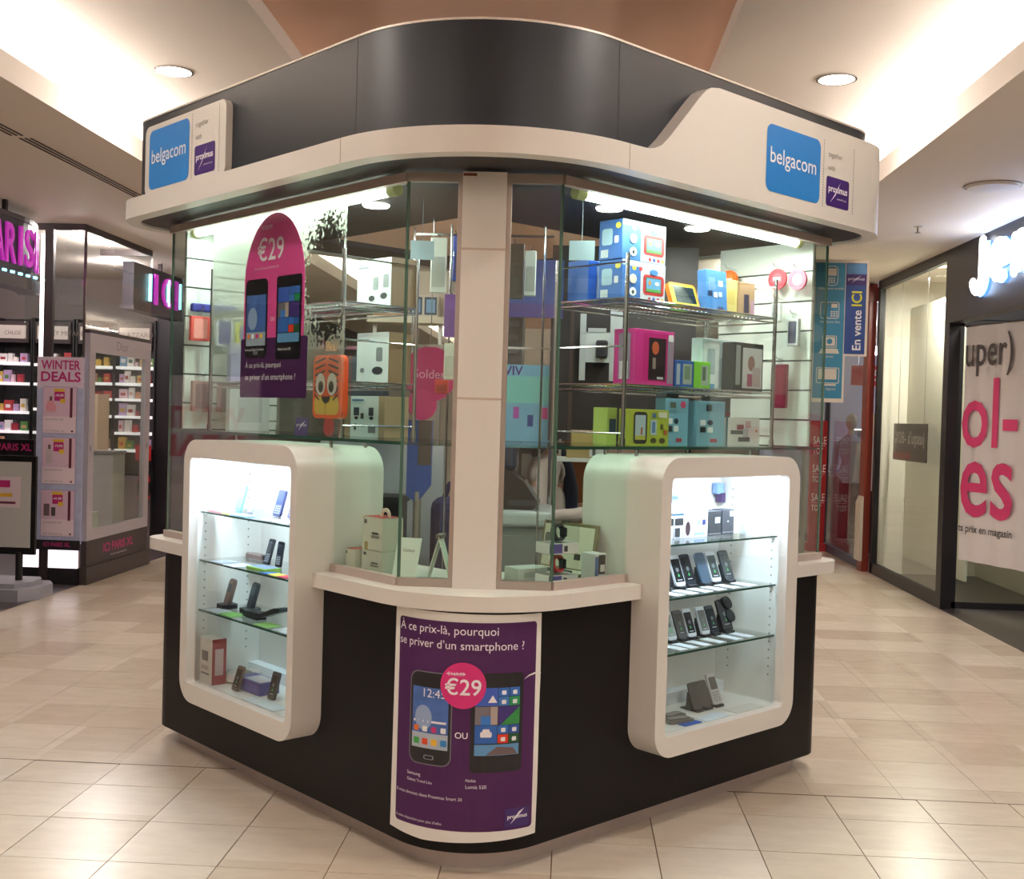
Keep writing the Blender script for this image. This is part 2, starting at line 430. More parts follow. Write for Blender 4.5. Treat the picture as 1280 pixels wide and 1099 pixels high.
# glass panes with the cabinet cut-outs
def pane_left():
    return [(CH, 1.034), (CL[0]+.01, 1.034), (CL[0]+.01, CZ[1]-.01), (CL[1]-.01, CZ[1]-.01), (CL[1]-.01, 1.034), (SA, 1.034), (SA, 2.512), (CH, 2.512)]
def pane_right():
    return [(CH, 1.034), (CR[0]+.01, 1.034), (CR[0]+.01, CZ[1]-.01), (CR[1]-.01, CZ[1]-.01), (CR[1]-.01, 1.034), (SB, 1.034), (SB, 2.512), (CH, 2.512)]
B().prism(pane_left(), -.004, .004, 'x').obj('glass_pane', GLASS, kiosk)
B().prism(pane_right(), -.004, .004, 'y').obj('glass_pane', GLASS, kiosk)
EDGE = mt((74, 104, 90), .15, var=.02, name='green_glass_edge', spec=.7)
for q in ((0, CH), (CH, 0)): B().box(q[0]-.0045, q[0]+.0045, q[1]-.0045, q[1]+.0045, 1.034, 2.512).obj('glass_edge', EDGE, kiosk)
for q in ((0, SA), (SB, 0)): B().box(q[0]-.0045, q[0]+.0045, q[1]-.0045, q[1]+.0045, 1.034, 2.512).obj('glass_edge', EDGE, kiosk)
HC = CH/math.sqrt(2)                                   # half length of the chamfer
for s in (-1, 1):
    a, b = sorted((s*(PW+.018), s*HC))
    diag(B().box(a, b, -.004, .004, 1.034, 2.512), 'glass_pane', GLASS)
    a, b = sorted((s*(PW-.002), s*(PW+.018)))
    diag(B().box(a, b, -.018, .015, ZC, ZT), 'glazing_post', ALU)
    a, b = sorted((s*(PW+.018), s*HC))
    diag(B().box(a, b, -.016, .015, ZC, 1.036), 'glazing_rail', ALU)
    diag(B().box(a, b, -.016, .015, 2.508, ZT), 'glazing_rail', ALU)
RAIL = mt((198, 182, 174), .45, .25, name='anodised_rail')
for z0, z1 in ((ZC, 1.036), (2.508, ZT)):
    low = z0 < 2
    for s0, s1 in (((CH, CL[0]+.01), (CL[1]-.01, SA+.012)) if low else ((CH, SA+.012),)):
        B().box(-.016, .015, s0, s1, z0, z1).obj('glazing_rail', RAIL, kiosk)
    for s0, s1 in (((CH, CR[0]+.01), (CR[1]-.01, SB+.012)) if low else ((CH, SB+.012),)):
        B().box(s0, s1, -.016, .015, z0, z1).obj('glazing_rail', RAIL, kiosk)
B().box(0, SB, SA-.004, SA+.004, 1.034, 2.512).obj('glass_pane', GLASS, kiosk)
B().box(SB-.004, SB+.004, 0, SA, 1.034, 2.512).obj('glass_pane', GLASS, kiosk)
# shelf of glass running round behind the panes
B().prism([(.012, CH+.02), (.012, SA-.02), (.50, SA-.02), (.50, .68), (.68, .50), (SB-.02, .50), (SB-.02, .012), (CH+.02, .012)], ZS-.006, ZS+.006).obj('glass_shelf', GREEN_GLASS, kiosk)
SHE = mt((44, 78, 66), .2, name='shelf_edge')
B().box(.008, .012, CH+.02, SA-.02, ZS-.006, ZS+.006).obj('shelf_edge', SHE, kiosk)
B().box(CH+.02, SB-.02, .008, .012, ZS-.006, ZS+.006).obj('shelf_edge', SHE, kiosk)
for s, u in ((.92, .03), (1.7, .03), (.92, .2)):
    B().cyl((u, s, CZ[1]-.01), (u, s, ZS-.005), .008).obj('shelf_stud', CHROME, kiosk)
    B().cyl((s-.02, u, CZ[1]-.01), (s-.02, u, ZS-.005), .008).obj('shelf_stud', CHROME, kiosk)
# canopy: soffit, white band with the raised sign field, dark fascia, top trim
SOF = mt((46, 42, 43), .5, var=.05, name='dark_soffit')
sp = path(.19, .67, .26)
def inner_edge(p):
    return (min(max(p[0], .78), SB-.12), min(max(p[1], .93), SA-.12))
B().ring(sp, [inner_edge(p) for p in sp], 2.556, 2.585).obj('canopy_soffit', SOF, kiosk)
B().ring(path(.149, .629, .219), path(.135, .615, .205), 2.586, 3.0).obj('fascia_lining', mt((196, 172, 150), .7), kiosk)
prof = [(.50, 2.637), (.585, 2.638), (.625, 2.645), (.665, 2.664), (.71, 2.704), (.88, 2.885), (.915, 2.918), (.95, 2.937), (1.0, 2.946)]
def band_top(p):
    u, v = p
    if v < -.2 and u < prof[-1][0]:
        if u <= prof[0][0]: return 2.637
        for (a, za), (b, zb) in zip(prof[:-1], prof[1:]):
            if a <= u <= b: return za+(zb-za)*(u-a)/(b-a)
    if u > .9 and v < 1.9: return 2.946
    return 2.637
exr = [.5+.0125*k for k in range(41)]+[1.4, 1.8]
bo, bi = path(.25, .73, .32, (), exr), path(.18, .66, .25, (), exr)
zt = [band_top(p) for p in bo]
band = B().ring(bo, bi, 2.545, zt).obj('canopy_band', WHITE, kiosk, True)
for f_ in ('l', 'r'):
    bb = B()
    if f_ == 'l': bb.box(-.2506, -.2, .487, .4895, 2.546, 2.6365)
    else: bb.box(.487, .4895, -.2506, -.2, 2.546, 2.6365)
    bb.obj('band_joint', mt((150, 136, 126), .7), kiosk)
B().ring(path(.18, .66, .25), path(.15, .63, .22), 2.60, 3.02).obj('fascia', mt((30, 37, 45), .4, var=.06, scale=60, name='graphite_fascia', spec=.42), kiosk, True)
for f_ in ('l', 'r'):
    bb = B()
    if f_ == 'l': bb.box(-.1806, -.15, .495, .498, 2.64, 3.019)
    else: bb.box(.495, .498, -.1806, -.15, 2.64, 3.019)
    bb.obj('fascia_joint', mt((30, 29, 30), .7), kiosk)
B().ring(path(.183, .663, .253), path(.165, .645, .235), 3.018, 3.026).obj('top_trim', mt((214, 204, 194), .45, .3, var=.2, scale=80), kiosk)
# fluorescent tubes behind the top rail
TUBE = mt((238, 255, 244), .4, emit=16, var=0, name='fluorescent_tube')
CAPY = mt((176, 178, 110), .5, name='tube_socket')
for s0, s1, left in ((.60, 2.17, True), (.58, 2.03, False)):
    def rt(x0, x1, y0, y1, z0, z1): return (y0, y1, x0, x1, z0, z1) if left else (x0, x1, y0, y1, z0, z1)
    B().box(*rt(s0-.06, s1+.04, .03, .09, 2.53, 2.556)).obj('tube_housing', WHITE, kiosk)
    p0, p1 = ((.06, s0, 2.507), (.06, s1, 2.507)) if left else ((s0, .06, 2.507), (s1, .06, 2.507))
    tb = B().cyl(p0, p1, .02, 14).obj('light_tube', TUBE, kiosk, True)
    for e, d in ((s0, -.05), (s1, .03)):
        q0, q1 = ((.06, e, 2.507), (.06, e+d, 2.507)) if left else ((e, .06, 2.507), (e+d, .06, 2.507))
        B().cyl(q0, q1, .024, 14).obj('socket', CAPY, tb, True)
    lp = area('tube_lamp', (0, 0, 0), .03, 13, (.86, 1, .92), sy=s1-s0)
    lp.matrix_world = KF @ (T(.066, (s0+s1)/2, 2.482) if left else T((s0+s1)/2, .066, 2.482) @ RZ(90))
for u, v in ((.347, 1.092), (1.665, .357), (1.037, .343)):
    b1 = B().lathe([(.055, -.008), (.06, 0)], 24, (u, v, 2.556)).obj('spot_light', mt((255, 250, 240), .4, emit=14, var=0), kiosk)
    area('spot_lamp', (0, 0, 0), .1, 7, (1, .95, .88)).matrix_world = KF @ T(u, v, 2.54)

# ---- built-in display cabinets
INNER = mt((232, 236, 240), .45, var=.01, name='cabinet_white')
LEDC = mt((225, 238, 255), .4, emit=22, var=0, name='cabinet_led')
CLEAR_SHELF = glass((.94, .975, .965), .05, 'cabinet_shelf_glass')
def cabinet(left):
    (a0, a1), (o0, o1) = (CL, OL) if left else (CR, OR)
    c = bpy.data.objects.new('display_cabinet', None); COL.objects.link(c); c.parent = kiosk
    # local frame: x along the side as seen from outside, y inwards, z up
    CM = (T(0, a1, 0) @ RZ(-90)) if left else T(a0, 0, 0)
    c.matrix_local = CM
    W = a1-a0
    x0, x1 = (a1-o1, a1-o0) if left else (o0-a0, o1-a0)
    n = 8
    outer = rrect(0, CZ[0], W, CZ[1], .105, n); inner = rrect(x0, OZ[0], x1, OZ[1], .022, n)
    F, G, K = -.178, .24, .205
    b = B(); bm = b.bm
    vo = [[bm.verts.new((p[0], y, p[1])) for p in outer] for y in (F, G)]
    vi = [[bm.verts.new((p[0], y, p[1])) for p in inner] for y in (F, -.135)]
    xa, xb = x0-.02, x1+.02
    cav = [[bm.verts.new((p[0], y, p[1])) for p in rrect(xa, OZ[0]-.004, xb, OZ[1]+.03, .01, n)] for y in (-.135, K)]
    N = len(outer)
    for i in range(N):
        j = (i+1) % N
        for A_, B2 in ((vo[0], vo[1]), (vi[0], vo[0]), (vi[1], vi[0]), (cav[0], vi[1]), (cav[1], cav[0])):
            bm.faces.new((A_[i], A_[j], B2[j], B2[i]))
    bm.faces.new(cav[1]); bm.faces.new(vo[1])
    b.obj('cabinet_body', WHITE, c, True)
    B().box(x0-.004, x1+.004, -.131, -.125, OZ[0]-.002, OZ[1]+.02).obj('glass_pane', glass((.97, .985, .98), .03, 'cabinet_glass'), c)
    for z in ((1.176, .955, .729) if left else (1.150, .934, .709)):
        s = B().box(xa+.004, xb-.004, -.11, K-.03, z-.004, z+.004).obj('glass_shelf', CLEAR_SHELF, c)
        B().box(xa+.004, xb-.004, -.114, -.11, z-.004, z+.004).obj('shelf_edge', SHE, s)
        for x in (xa+.004, xb-.004):
            for y in (-.09, .13): B().cyl((x-.008, y, z-.008), (x+.008, y, z-.008), .009, 10).obj('shelf_pin', CHROME, s)
    HOLE = mt((120, 126, 132), .7)
    bb = B()
    for x in (xa+.0005, xb-.0005):
        for y in (-.085, .135):
            for k in range(23): bb.cyl((x-.0008, y, .53+k*.037), (x+.0008, y, .53+k*.037), .0042, 6)
    o = bb.obj('peg_holes', HOLE, c); o['kind'] = 'stuff'
    B().box(xa+.03, xb-.03, -.10, -.06, OZ[1]+.006, OZ[1]+.024).obj('led_strip', LEDC, c)
    L = area('cabinet_lamp', (0, 0, 0), xb-xa-.08, 11, (.66, .83, 1), sy=.05)
    L.matrix_world = KF @ CM @ T((xa+xb)/2, -.06, OZ[1]+.003)
    # raised step along the back of the cabinet floor
    B().box(xa, xb, .15, K-.001, OZ[0]-.004, OZ[0]+.05).obj('back_step', INNER, c)
    return c
cabL = cabinet(True); cabR = cabinet(False)
bpy.context.view_layer.update()

# ---- logo card standing on the white band (left) and logo print on the band (right)
BLUE = mt((42, 122, 196), .35, var=.02, name='logo_blue')
NAVY = mt((62, 36, 108), .35, var=.02, name='logo_purple')
GREY = mt((132, 126, 120), .6, name='grey_ink')
def logo(parent, x0, z0, s, y):
    """ticket-like logo: blue square, perforation, small words and a purple square; s = side of the blue square"""
    art(parent, rrect(x0, z0, x0+s*1.46, z0+s, .035), BLUE, y, 'blue_square')
    text(parent, 'belgacom', x0+.10*s, z0+.36*s, INK, w=1.24*s, y=y-.001, bold=.004)
    px = x0+s*1.65
    art(parent, rrect(px, z0+.02*s, px+.68*s, z0+.49*s, .014), NAVY, y, 'purple_square')
    text(parent, 'proximus', px+.06*s, z0+.22*s, INK, w=.56*s, y=y-.001, bold=.02)
    art(parent, [(px+.12*s, z0+.08*s), (px+.27*s, z0+.21*s), (px+.42*s, z0+.44*s), (px+.33*s, z0+.33*s), (px+.24*s, z0+.21*s)], INK, y-.001, 'swoosh')
    text(parent, 'powered by you', px+.32*s, z0+.14*s, INK, w=.28*s, y=y-.001)
    text(parent, 'together', px+.03*s, z0+.77*s, GREY, w=.42*s, y=y-.001)
    text(parent, 'with', px+.03*s, z0+.59*s, GREY, w=.2*s, y=y-.001)
    bm = bmesh.new()
    for xx in (x0+s*1.555, x0+s*2.45):
        for k in range(26):
            bmesh.ops.create_grid(bm, x_segments=1, y_segments=1, size=.003, matrix=T(xx, y, z0+s*(.0+k*.041)) @ RX(90))
    me = bpy.data.meshes.new('perforation'); bm.to_mesh(me); bm.free(); me.materials.append(GREY)
    o = bpy.data.objects.new('perforation', me); COL.objects.link(o); o.parent = parent; o['kind'] = 'stuff'
card = thing('logo_card', 'white rounded logo ticket with blue square standing on the dark fascia', 'sign', FL(2.185, -.212, 2.640))
B().prism(rrect(0, 0, .775, .325, .04), 0, .031, 'y').obj('card', WHITE, card)
logo(card, .045, .025, .275, -.0012)
lp = bpy.data.objects.new('logo_print', None); COL.objects.link(lp); lp.parent = kiosk; lp.matrix_local = T(1.325, -.2512, 2.604)
logo(lp, 0, 0, .275, 0)

# ---- curved purple poster on the corner of the base
def pm(x, z, y):
    off = .04-y; r = .36-y; c = .32; h = r*PI/4
    if abs(x) <= .36*PI/4:
        a = PI*1.25+x/.36
        return (c+r*math.cos(a), c+r*math.sin(a), z)
    e = abs(x)-.36*PI/4
    return (c+e, -off, z) if x > 0 else (-off, c+e, z)
def surf(x, z, y): return pm(x, z, y)
pst = thing('poster', 'purple phone offer poster with white border pasted round the kiosk base corner', 'poster', KF)
def pa(pts, mat, layer, name='print'): return art(pst, pts, mat, -.0015-.0008*layer, name, fm=surf)
def pt(body, x, z, w, layer=3, mat=INK, bold=0): return text(pst, body, x, z, mat, w=w, y=-.0015-.0008*layer, bold=bold, fm=surf)
edge = [(-.325, .125), (-.24, .118), (-.16, .112), (-.05, .116), (.08, .121), (.17, .124), (.278, .128), (.282, .3), (.279, .5), (.283, .7), (.28, .935), (-.1, .94), (-.318, .94), (-.321, .6)]
pa(edge, PAPER, 0, 'sheet')
pa(rrect(-.293, .158, .258, .908, .014), PURPLE, 1, 'purple_field')
pt('À ce prix-là, pourquoi', -.286, .853, .39, bold=.0); pt('se priver d’un smartphone ?', -.286, .800, .49)
PHB = mt((30, 29, 33), .35, name='printed_black')
SKY = mt((72, 108, 178), .5, name='printed_blue', scale=12, var=.5)
pa(rrect(-.226, .385, -.055, .722, .034), mt((120, 120, 126), .4), 2, 'phone_picture'); pa(rrect(-.222, .389, -.059, .718, .032), PHB, 3, 'phone_picture')
pa(rect(-.212, .445, -.068, .665), SKY, 4, 'phone_screen'); pa(rect(-.212, .445, -.068, .50), mt((176, 186, 200), .5), 5, 'phone_screen')
pa(ell(-.165, .555, .035, .045), mt((150, 170, 205), .5), 5, 'moon')
pa(rrect(-.16, .405, -.12, .421, .006), mt((150, 150, 155), .4), 4, 'home_button'); pa(rrect(-.156, .4075, -.124, .4185, .004), PHB, 5, 'home_button')
pt('12:45', -.165, .63, .085, 5); pa(rect(-.205, .538, -.075, .546), INK, 5, 'search_bar')
for k, cc in enumerate(((230, 120, 40), (240, 240, 240), (210, 50, 120), (240, 240, 245))): pa(rrect(-.203+.036*k, .505, -.183+.036*k, .525, .004), mt(cc, .5), 6, 'icon')
for k, cc in enumerate(((60, 160, 70), (225, 80, 40), (240, 190, 60), (50, 130, 190))): pa(rrect(-.203+.036*k, .458, -.18+.036*k, .481, .004), mt(cc, .5), 6, 'icon')
pa(rrect(.012, .372, .205, .728, .014), PHB, 2, 'phone_picture')
tiles = [(0, 3, 2, 1, (62, 96, 190)), (2, 3.5, 1, .5, (52, 104, 186)), (3, 3.5, 1, .5, (52, 104, 186)), (2, 3, 1, .5, (60, 120, 190)), (3, 3, 1, .5, (40, 150, 90)),
         (0, 2, 1.3, 1, (120, 112, 118)), (1.3, 2, .7, 1, (176, 160, 150)), (.5, 2, .9, .5, (52, 118, 198)), (2, 2, 2, 1, (66, 46, 120)),
         (0, 1, 2, 1, (44, 98, 178)), (2, 1.5, 1, .5, (50, 110, 190)), (3, 1.5, 1, .5, (40, 84, 160)), (2, 1, 1, .5, (222, 56, 30)), (3, 1, 1, .5, (30, 88, 50)), (0, .35, 4, .62, (96, 150, 196))]
TX, TZ, TS = .026, .408, .0415
for i, (cx, cz, cw, chh, cc) in enumerate(tiles):
    pa(rect(TX+cx*TS+.001, TZ+cz*TS*1.62-.0+.001, TX+(cx+cw)*TS-.001, TZ+(cz+chh)*TS*1.62-.001), mt(cc, .5), 3+(i == 7), 'app_tile')
pa([(TX+2.2*TS, TZ+2*TS*1.62), (TX+4*TS-.001, TZ+2*TS*1.62+.001), (TX+4*TS-.001, TZ+2.95*TS*1.62)], mt((50, 140, 70), .5), 5, 'app_tile')
pa(rrect(TX+.5*TS, TZ+1.35*TS*1.62, TX+1.5*TS, TZ+1.65*TS*1.62, .005), INK, 5, 'car_icon'); pa(rrect(TX+.68*TS, TZ+1.55*TS*1.62, TX+1.32*TS, TZ+1.8*TS*1.62, .006), INK, 5, 'car_icon')
pa([(TX+1.1*TS, TZ+3.2*TS*1.62), (TX+1.9*TS, TZ+3.2*TS*1.62), (TX+1.5*TS, TZ+3.6*TS*1.62)], INK, 5, 'cloud_icon')
pa([(TX+1*TS, TZ+.4*TS*1.62), (TX+3.9*TS, TZ+.4*TS*1.62), (TX+3.4*TS, TZ+.75*TS*1.62), (TX+2*TS, TZ+.85*TS*1.62)], mt((110, 92, 92), .6), 5, 'rock_picture')
for x, z in ((2.3, 3.62), (3.3, 3.62), (2.3, 3.12), (3.3, 3.12), (2.3, 1.62), (3.3, 1.62), (2.3, 1.12), (3.3, 1.12)): pa(rrect(TX+x*TS, TZ+z*TS*1.62, TX+(x+.4)*TS, TZ+(z+.22)*TS*1.62, .003), INK, 5, 'icon')
pa(ell(-.018, .683, .082, .083, 40), PINK, 6, 'price_disc')
pt('€169,99', -.075, .715, .062, 7); pa(rect(-.078, .7225, -.01, .7255), INK, 8, 'strike')
pt('€29', -.083, .648, .13, 7, bold=.012)
pt('OU', -.043, .492, .046, 3, bold=.01)
pt('Samsung', -.232, .336, .06); pt('Galaxy Trend Lite', -.232, .314, .108); pt('Nokia', 0, .338, .036); pt('Lumia 520', 0, .314, .074)
pt('Si vous devenez client Proximus Smart 20', -.286, .268, .275); pt('À votre disposition pour plus d’infos.', -.286, .172, .205)
pa(rect(.145, .165, .246, .236), NAVY, 2, 'logo_square'); pt('proximus', .155, .194, .08, 4, bold=.02)
pa([(.165, .178), (.19, .2), (.222, .232), (.2, .222), (.184, .202)], INK, 4, 'swoosh')
pa([(.28, .72), (.25, .722), (.225, .715), (.205, .70), (.227, .711), (.255, .716), (.28, .712)], PAPER, 5, 'torn_edge')

# ================================================================== racks and goods behind the glass
def rack(M, L, D, H, levels, label):
    t = thing('wire_rack', label, 'rack', M)
    for x in (0, L):
        for y in (0, D):
            p = B().cyl((x, y, 0), (x, y, H), .009, 12).obj('post', CHROME, t, True)
            B().cyl((x, y, 0), (x, y, .03), .012, 12).obj('foot', CHROME, p, True)
    for x in (0, L):
        for z in (.05, .405, H-.035): B().cyl((x, 0, z), (x, D, z), .004, 8).obj('side_bar', CHROME, t)
    for z in levels:
        b = B()
        for dz in (0, -.022):
            for y in (0, D): b.cyl((0, y, z+dz), (L, y, z+dz), .004, 6)
            for x in (0, L): b.cyl((x, 0, z+dz), (x, D, z+dz), .004, 6)
        k = 0
        n = int(L/.03)
        for k in range(1, n): b.cyl((L*k/n, 0, z), (L*k/n, D, z), .002, 5)
        for j in range(1, 4): b.cyl((0, D*j/4, z-.004), (L, D*j/4, z-.004), .003, 5)
        b.obj('wire_shelf', CHROME, t)
        B().cyl((L*.0, 0, z), (L*.0, 0, z+.001), .009, 6).obj('shelf_clip', CHROME, t)
    return t
ZR = ZS+.006
rack(FL(2.05, .08, ZR), 1.12, .38, .78, (.562, .232), 'chrome wire rack on the glass shelf behind the price poster')
rack(FR(.868, .08, ZR), 1.045, .40, .78, (.600, .250), 'chrome wire rack on the glass shelf holding the toy boxes')
ZL1, ZL2, ZR1, ZR2 = ZR+.567, ZR+.237, ZR+.605, ZR+.255

def carton(M, W, D, H, col, label, prints=(), name='product_box', cat='box', group=None, lean=0, bev=.0015, mat=None):
    """box with its front at y=0; prints: (face, x0, z0, x1, z1, colour[, shape]) as fractions; face f front, l / r the two ends, t lid"""
    def dull(k):
        g_ = .3*k[0]+.59*k[1]+.11*k[2]
        return tuple(int((v*.86+g_*.14)*.93) for v in k)
    col = dull(col)
    t = thing(name, label, cat, M @ RX(-lean), group)
    B().box(0, W, 0, D, 0, H, bev, 1).obj('carton', mat or mt(col, .45, var=.03), t)
    for i, p in enumerate(prints):
        f, x0, z0, x1, z1, c = p[:6]; sh = p[6] if len(p) > 6 else 'r'
        e = .0006+.0003*(i % 12)
        m = mt(dull(c), .4, var=.03)
        fw = W if f in 'ft' else D; fh = D if f == 't' else H
        xa, xb, za, zb = x0*fw, x1*fw, z0*fh, z1*fh
        pts = ell((xa+xb)/2, (za+zb)/2, (xb-xa)/2, (zb-za)/2, 18) if sh == 'o' else (rrect(xa, za, xb, zb, min(xb-xa, zb-za)*.2, 3) if sh == 'q' else rect(xa, za, xb, zb))
        b = B()
        P = {'f': lambda q: (q[0], -e, q[1]), 'l': lambda q: (-e, D-q[0], q[1]), 'r': lambda q: (W+e, q[0], q[1]), 't': lambda q: (q[0], q[1], H+e)}[f]
        b.face([P(q) for q in pts]); b.obj('print', m, t, fix=False)
    return t
# --- left rack: three cordless phone cartons with white fronts and brown sides
WF = (214, 232, 226)
dev = [('f', .48, .35, .64, .62, (150, 162, 160), 'q'), ('f', .78, .38, .94, .66, (150, 162, 160), 'q'), ('f', .36, .12, .54, .24, (60, 66, 68), 'o'), ('f', .70, .15, .90, .28, (60, 66, 68), 'o'), ('f', .05, .82, .35, .86, (150, 160, 165)), ('r', 0, 0, 1, 1, (156, 128, 92))]
carton(FL(1.195, .33, ZL1), .25, .13, .208, WF, 'white fronted phone carton on the top tier of the wire rack', dev)
carton(FL(1.185, .33, ZL2), .235, .12, .218, WF, 'white fronted phone carton on the middle tier of the wire rack', [('f', .62, .42, .82, .70, (130, 142, 142), 'q'), ('f', .5, .16, .84, .32, (52, 56, 60), 'o'), ('f', .12, .2, .26, .3, (120, 130, 130), 'o'), ('f', .06, .84, .4, .88, (150, 160, 165)), ('r', 0, 0, 1, 1, (158, 128, 90))])
carton(FL(1.24, .31, ZR), .30, .13, .178, (170, 146, 108), 'brown and white carton with four device pictures on the glass shelf', [('f', .16, 0, .86, 1, WF), ('f', .24, .52, .38, .72, (52, 60, 74)), ('f', .26, .42, .36, .5, (30, 32, 36), 'o'), ('f', .42, .44, .5, .58, (70, 74, 74)), ('f', .62, .52, .74, .72, (60, 66, 76)), ('f', .64, .42, .74, .5, (30, 32, 36), 'o'), ('f', .26, .16, .32, .32, (60, 62, 64)), ('f', .62, .1, .8, .3, (110, 116, 118)), ('f', .2, .88, .5, .92, (70, 110, 160))])
# --- right rack, top tier
def toy(M, label):
    B1 = (52, 112, 200)
    return carton(M, .275, .13, .163, B1, label, [
        ('f', .42, 0, 1, .97, (206, 208, 220)), ('f', .0, .86, 1, 1, (190, 214, 240)), ('f', .48, .18, .97, .70, (214, 50, 52), 'q'), ('f', .545, .25, .905, .63, (70, 110, 70)), ('f', .56, .27, .89, .61, (98, 168, 226)),
        ('f', .56, .27, .89, .34, (96, 170, 80)), ('f', .75, .44, .86, .54, (240, 244, 250), 'o'), ('f', .6, .42, .66, .56, (230, 150, 60), 'o'), ('f', .62, .7, .82, .84, (66, 130, 210), 'o'),
        ('f', .16, .42, .32, .66, (240, 226, 190), 'o'), ('f', .16, .1, .32, .32, (236, 236, 238), 'o'), ('f', .21, .15, .27, .25, (50, 50, 60), 'o'), ('f', .22, .76, .32, .88, (226, 196, 60), 'o'), ('f', .38, .76, .46, .88, (214, 60, 70), 'o'),
        ('f', .6, .03, .67, .13, (206, 60, 70), 'o'), ('f', .7, .03, .77, .13, (80, 90, 190), 'o'), ('f', .8, .03, .87, .13, (206, 60, 70), 'o'), ('f', .9, .03, .97, .13, (230, 190, 60), 'o'),
        ('l', .1, .05, .42, .25, (210, 224, 224)), ('l', .14, .36, .6, .78, (168, 206, 226), 'q'), ('l', .68, .4, .86, .58, (236, 236, 240), 'q'), ('l', .72, .76, .96, .92, (226, 206, 70), 'o')])
toy(FR(.914, .15, ZR1), 'blue toy tablet carton, lower of the stacked pair'); toy(FR(.91, .15, ZR1+.165), 'blue toy tablet carton, upper of the stacked pair')
carton(FR(.918, .345, ZR1), .145, .12, .175, (36, 104, 206), 'blue toy carton with dark window beside the stacked toy cartons', [('f', .5, .1, .72, .9, (30, 36, 44)), ('f', .36, .1, .47, .88, (190, 206, 214)), ('f', .55, .2, .66, .3, (220, 170, 60), 'o'), ('f', .55, .45, .68, .58, (210, 214, 220), 'o'), ('f', .55, .66, .66, .76, (220, 170, 60), 'o')])
t = thing('tablet', 'small tablet in a chunky orange bumper on the wire rack', 'tablet', FR(1.302, .19, ZR1))
bmp = B().prism(rrect(0, 0, .19, .115, .02), 0, .022, 'y').obj('bumper', mt((240, 142, 34), .5), t); bmp.matrix_local = T(0, 0, .0076) @ RX(-20)
art(bmp, rect(.02, .014, .176, .103), mt((220, 210, 60), .5), -.001, 'bezel'); art(bmp, rect(.027, .019, .170, .098), mt((24, 28, 30), .2), -.002, 'screen')
B().prism([(.03, 0), (.09, 0), (.055, .06), (.05, .06)], .05, .14, 'x').obj('rest', BLACK, t)
carton(FR(1.50, .16, ZR1+.0035), .15, .05, .185, (64, 130, 206), 'blue phone carton with white icons leaning on the rack', [('f', .1, .5, .42, .82, (110, 150, 200)), ('f', .58, .62, .8, .76, (230, 236, 240)), ('f', .06, .36, .26, .48, (30, 50, 90)), ('f', .34, .34, .52, .46, (236, 240, 244)), ('f', .58, .36, .74, .48, (200, 214, 230)), ('f', .5, .04, .8, .12, (40, 70, 130))], lean=4)
carton(FR(1.688, .20, ZR1), .09, .10, .165, (222, 198, 112), 'yellow carton on the far end of the wire rack', [('l', .1, .1, .9, .9, (230, 212, 140)), ('f', .2, .3, .8, .7, (210, 180, 90))])
carton(FR(1.782, .19, ZR1), .12, .09, .16, (176, 134, 96), 'brown carton with dark stripe picture at the end of the rack', [('f', .28, .12, .62, .66, (52, 46, 76)), ('f', .72, .1, .96, .5, (190, 140, 170))])
# --- right rack, middle tier
carton(FR(1.01, .15, ZR2), .255, .12, .235, (220, 40, 140), 'tall magenta telephone carton with a window', [('f', .2, .08, .82, .94, (206, 26, 124)), ('f', .34, .1, .78, .86, (44, 28, 30)), ('f', .42, .56, .6, .8, (196, 84, 44), 'o'), ('f', .44, .3, .52, .5, (150, 130, 120)), ('f', .56, .12, .72, .16, (220, 210, 214)), ('f', .82, .05, .98, .9, (150, 130, 150)), ('f', .84, .82, .96, .94, (220, 220, 224)), ('l', .25, .1, .8, .92, (150, 130, 150)), ('l', .3, .1, .7, .42, (216, 206, 212))])
carton(FR(1.275, .15, ZR2), .13, .09, .118, (34, 92, 176), 'small blue phone carton on the middle tier', [('f', .42, .12, .9, .88, (160, 170, 160)), ('f', .5, .3, .8, .8, (110, 140, 110)), ('f', .08, .1, .26, .86, (170, 180, 190))])
carton(FR(1.41, .15, ZR2), .115, .09, .12, (122, 206, 44), 'small lime green phone carton on the middle tier', [('f', .42, .12, .9, .86, (160, 184, 160)), ('f', .5, .3, .7, .8, (90, 110, 90))])
carton(FR(1.34, .30, ZR2), .11, .08, .17, (140, 176, 70), 'moss green carton behind the blue phone carton', [('f', .2, .4, .8, .7, (90, 120, 50))])
carton(FR(1.55, .22, ZR2), .33, .06, .235, (206, 226, 232), 'wide white and blue carton on the middle tier', [('f', .04, .06, .4, .94, (226, 236, 238), 'q'), ('f', .0, 0, .3, .12, (88, 160, 206)), ('f', .12, .3, .3, .8, (170, 190, 196), 'q')])
carton(FR(1.675, .13, ZR2), .225, .07, .222, (40, 40, 42), 'black framed phone carton with a glossy window', [('f', .28, .06, .96, .90, (196, 196, 196)), ('f', .05, .12, .2, .94, (140, 150, 150)), ('f', .46, .42, .7, .74, (150, 104, 90), 'o'), ('f', .44, .1, .62, .36, (168, 60, 100)), ('f', .62, .1, .9, .5, (176, 160, 160))])
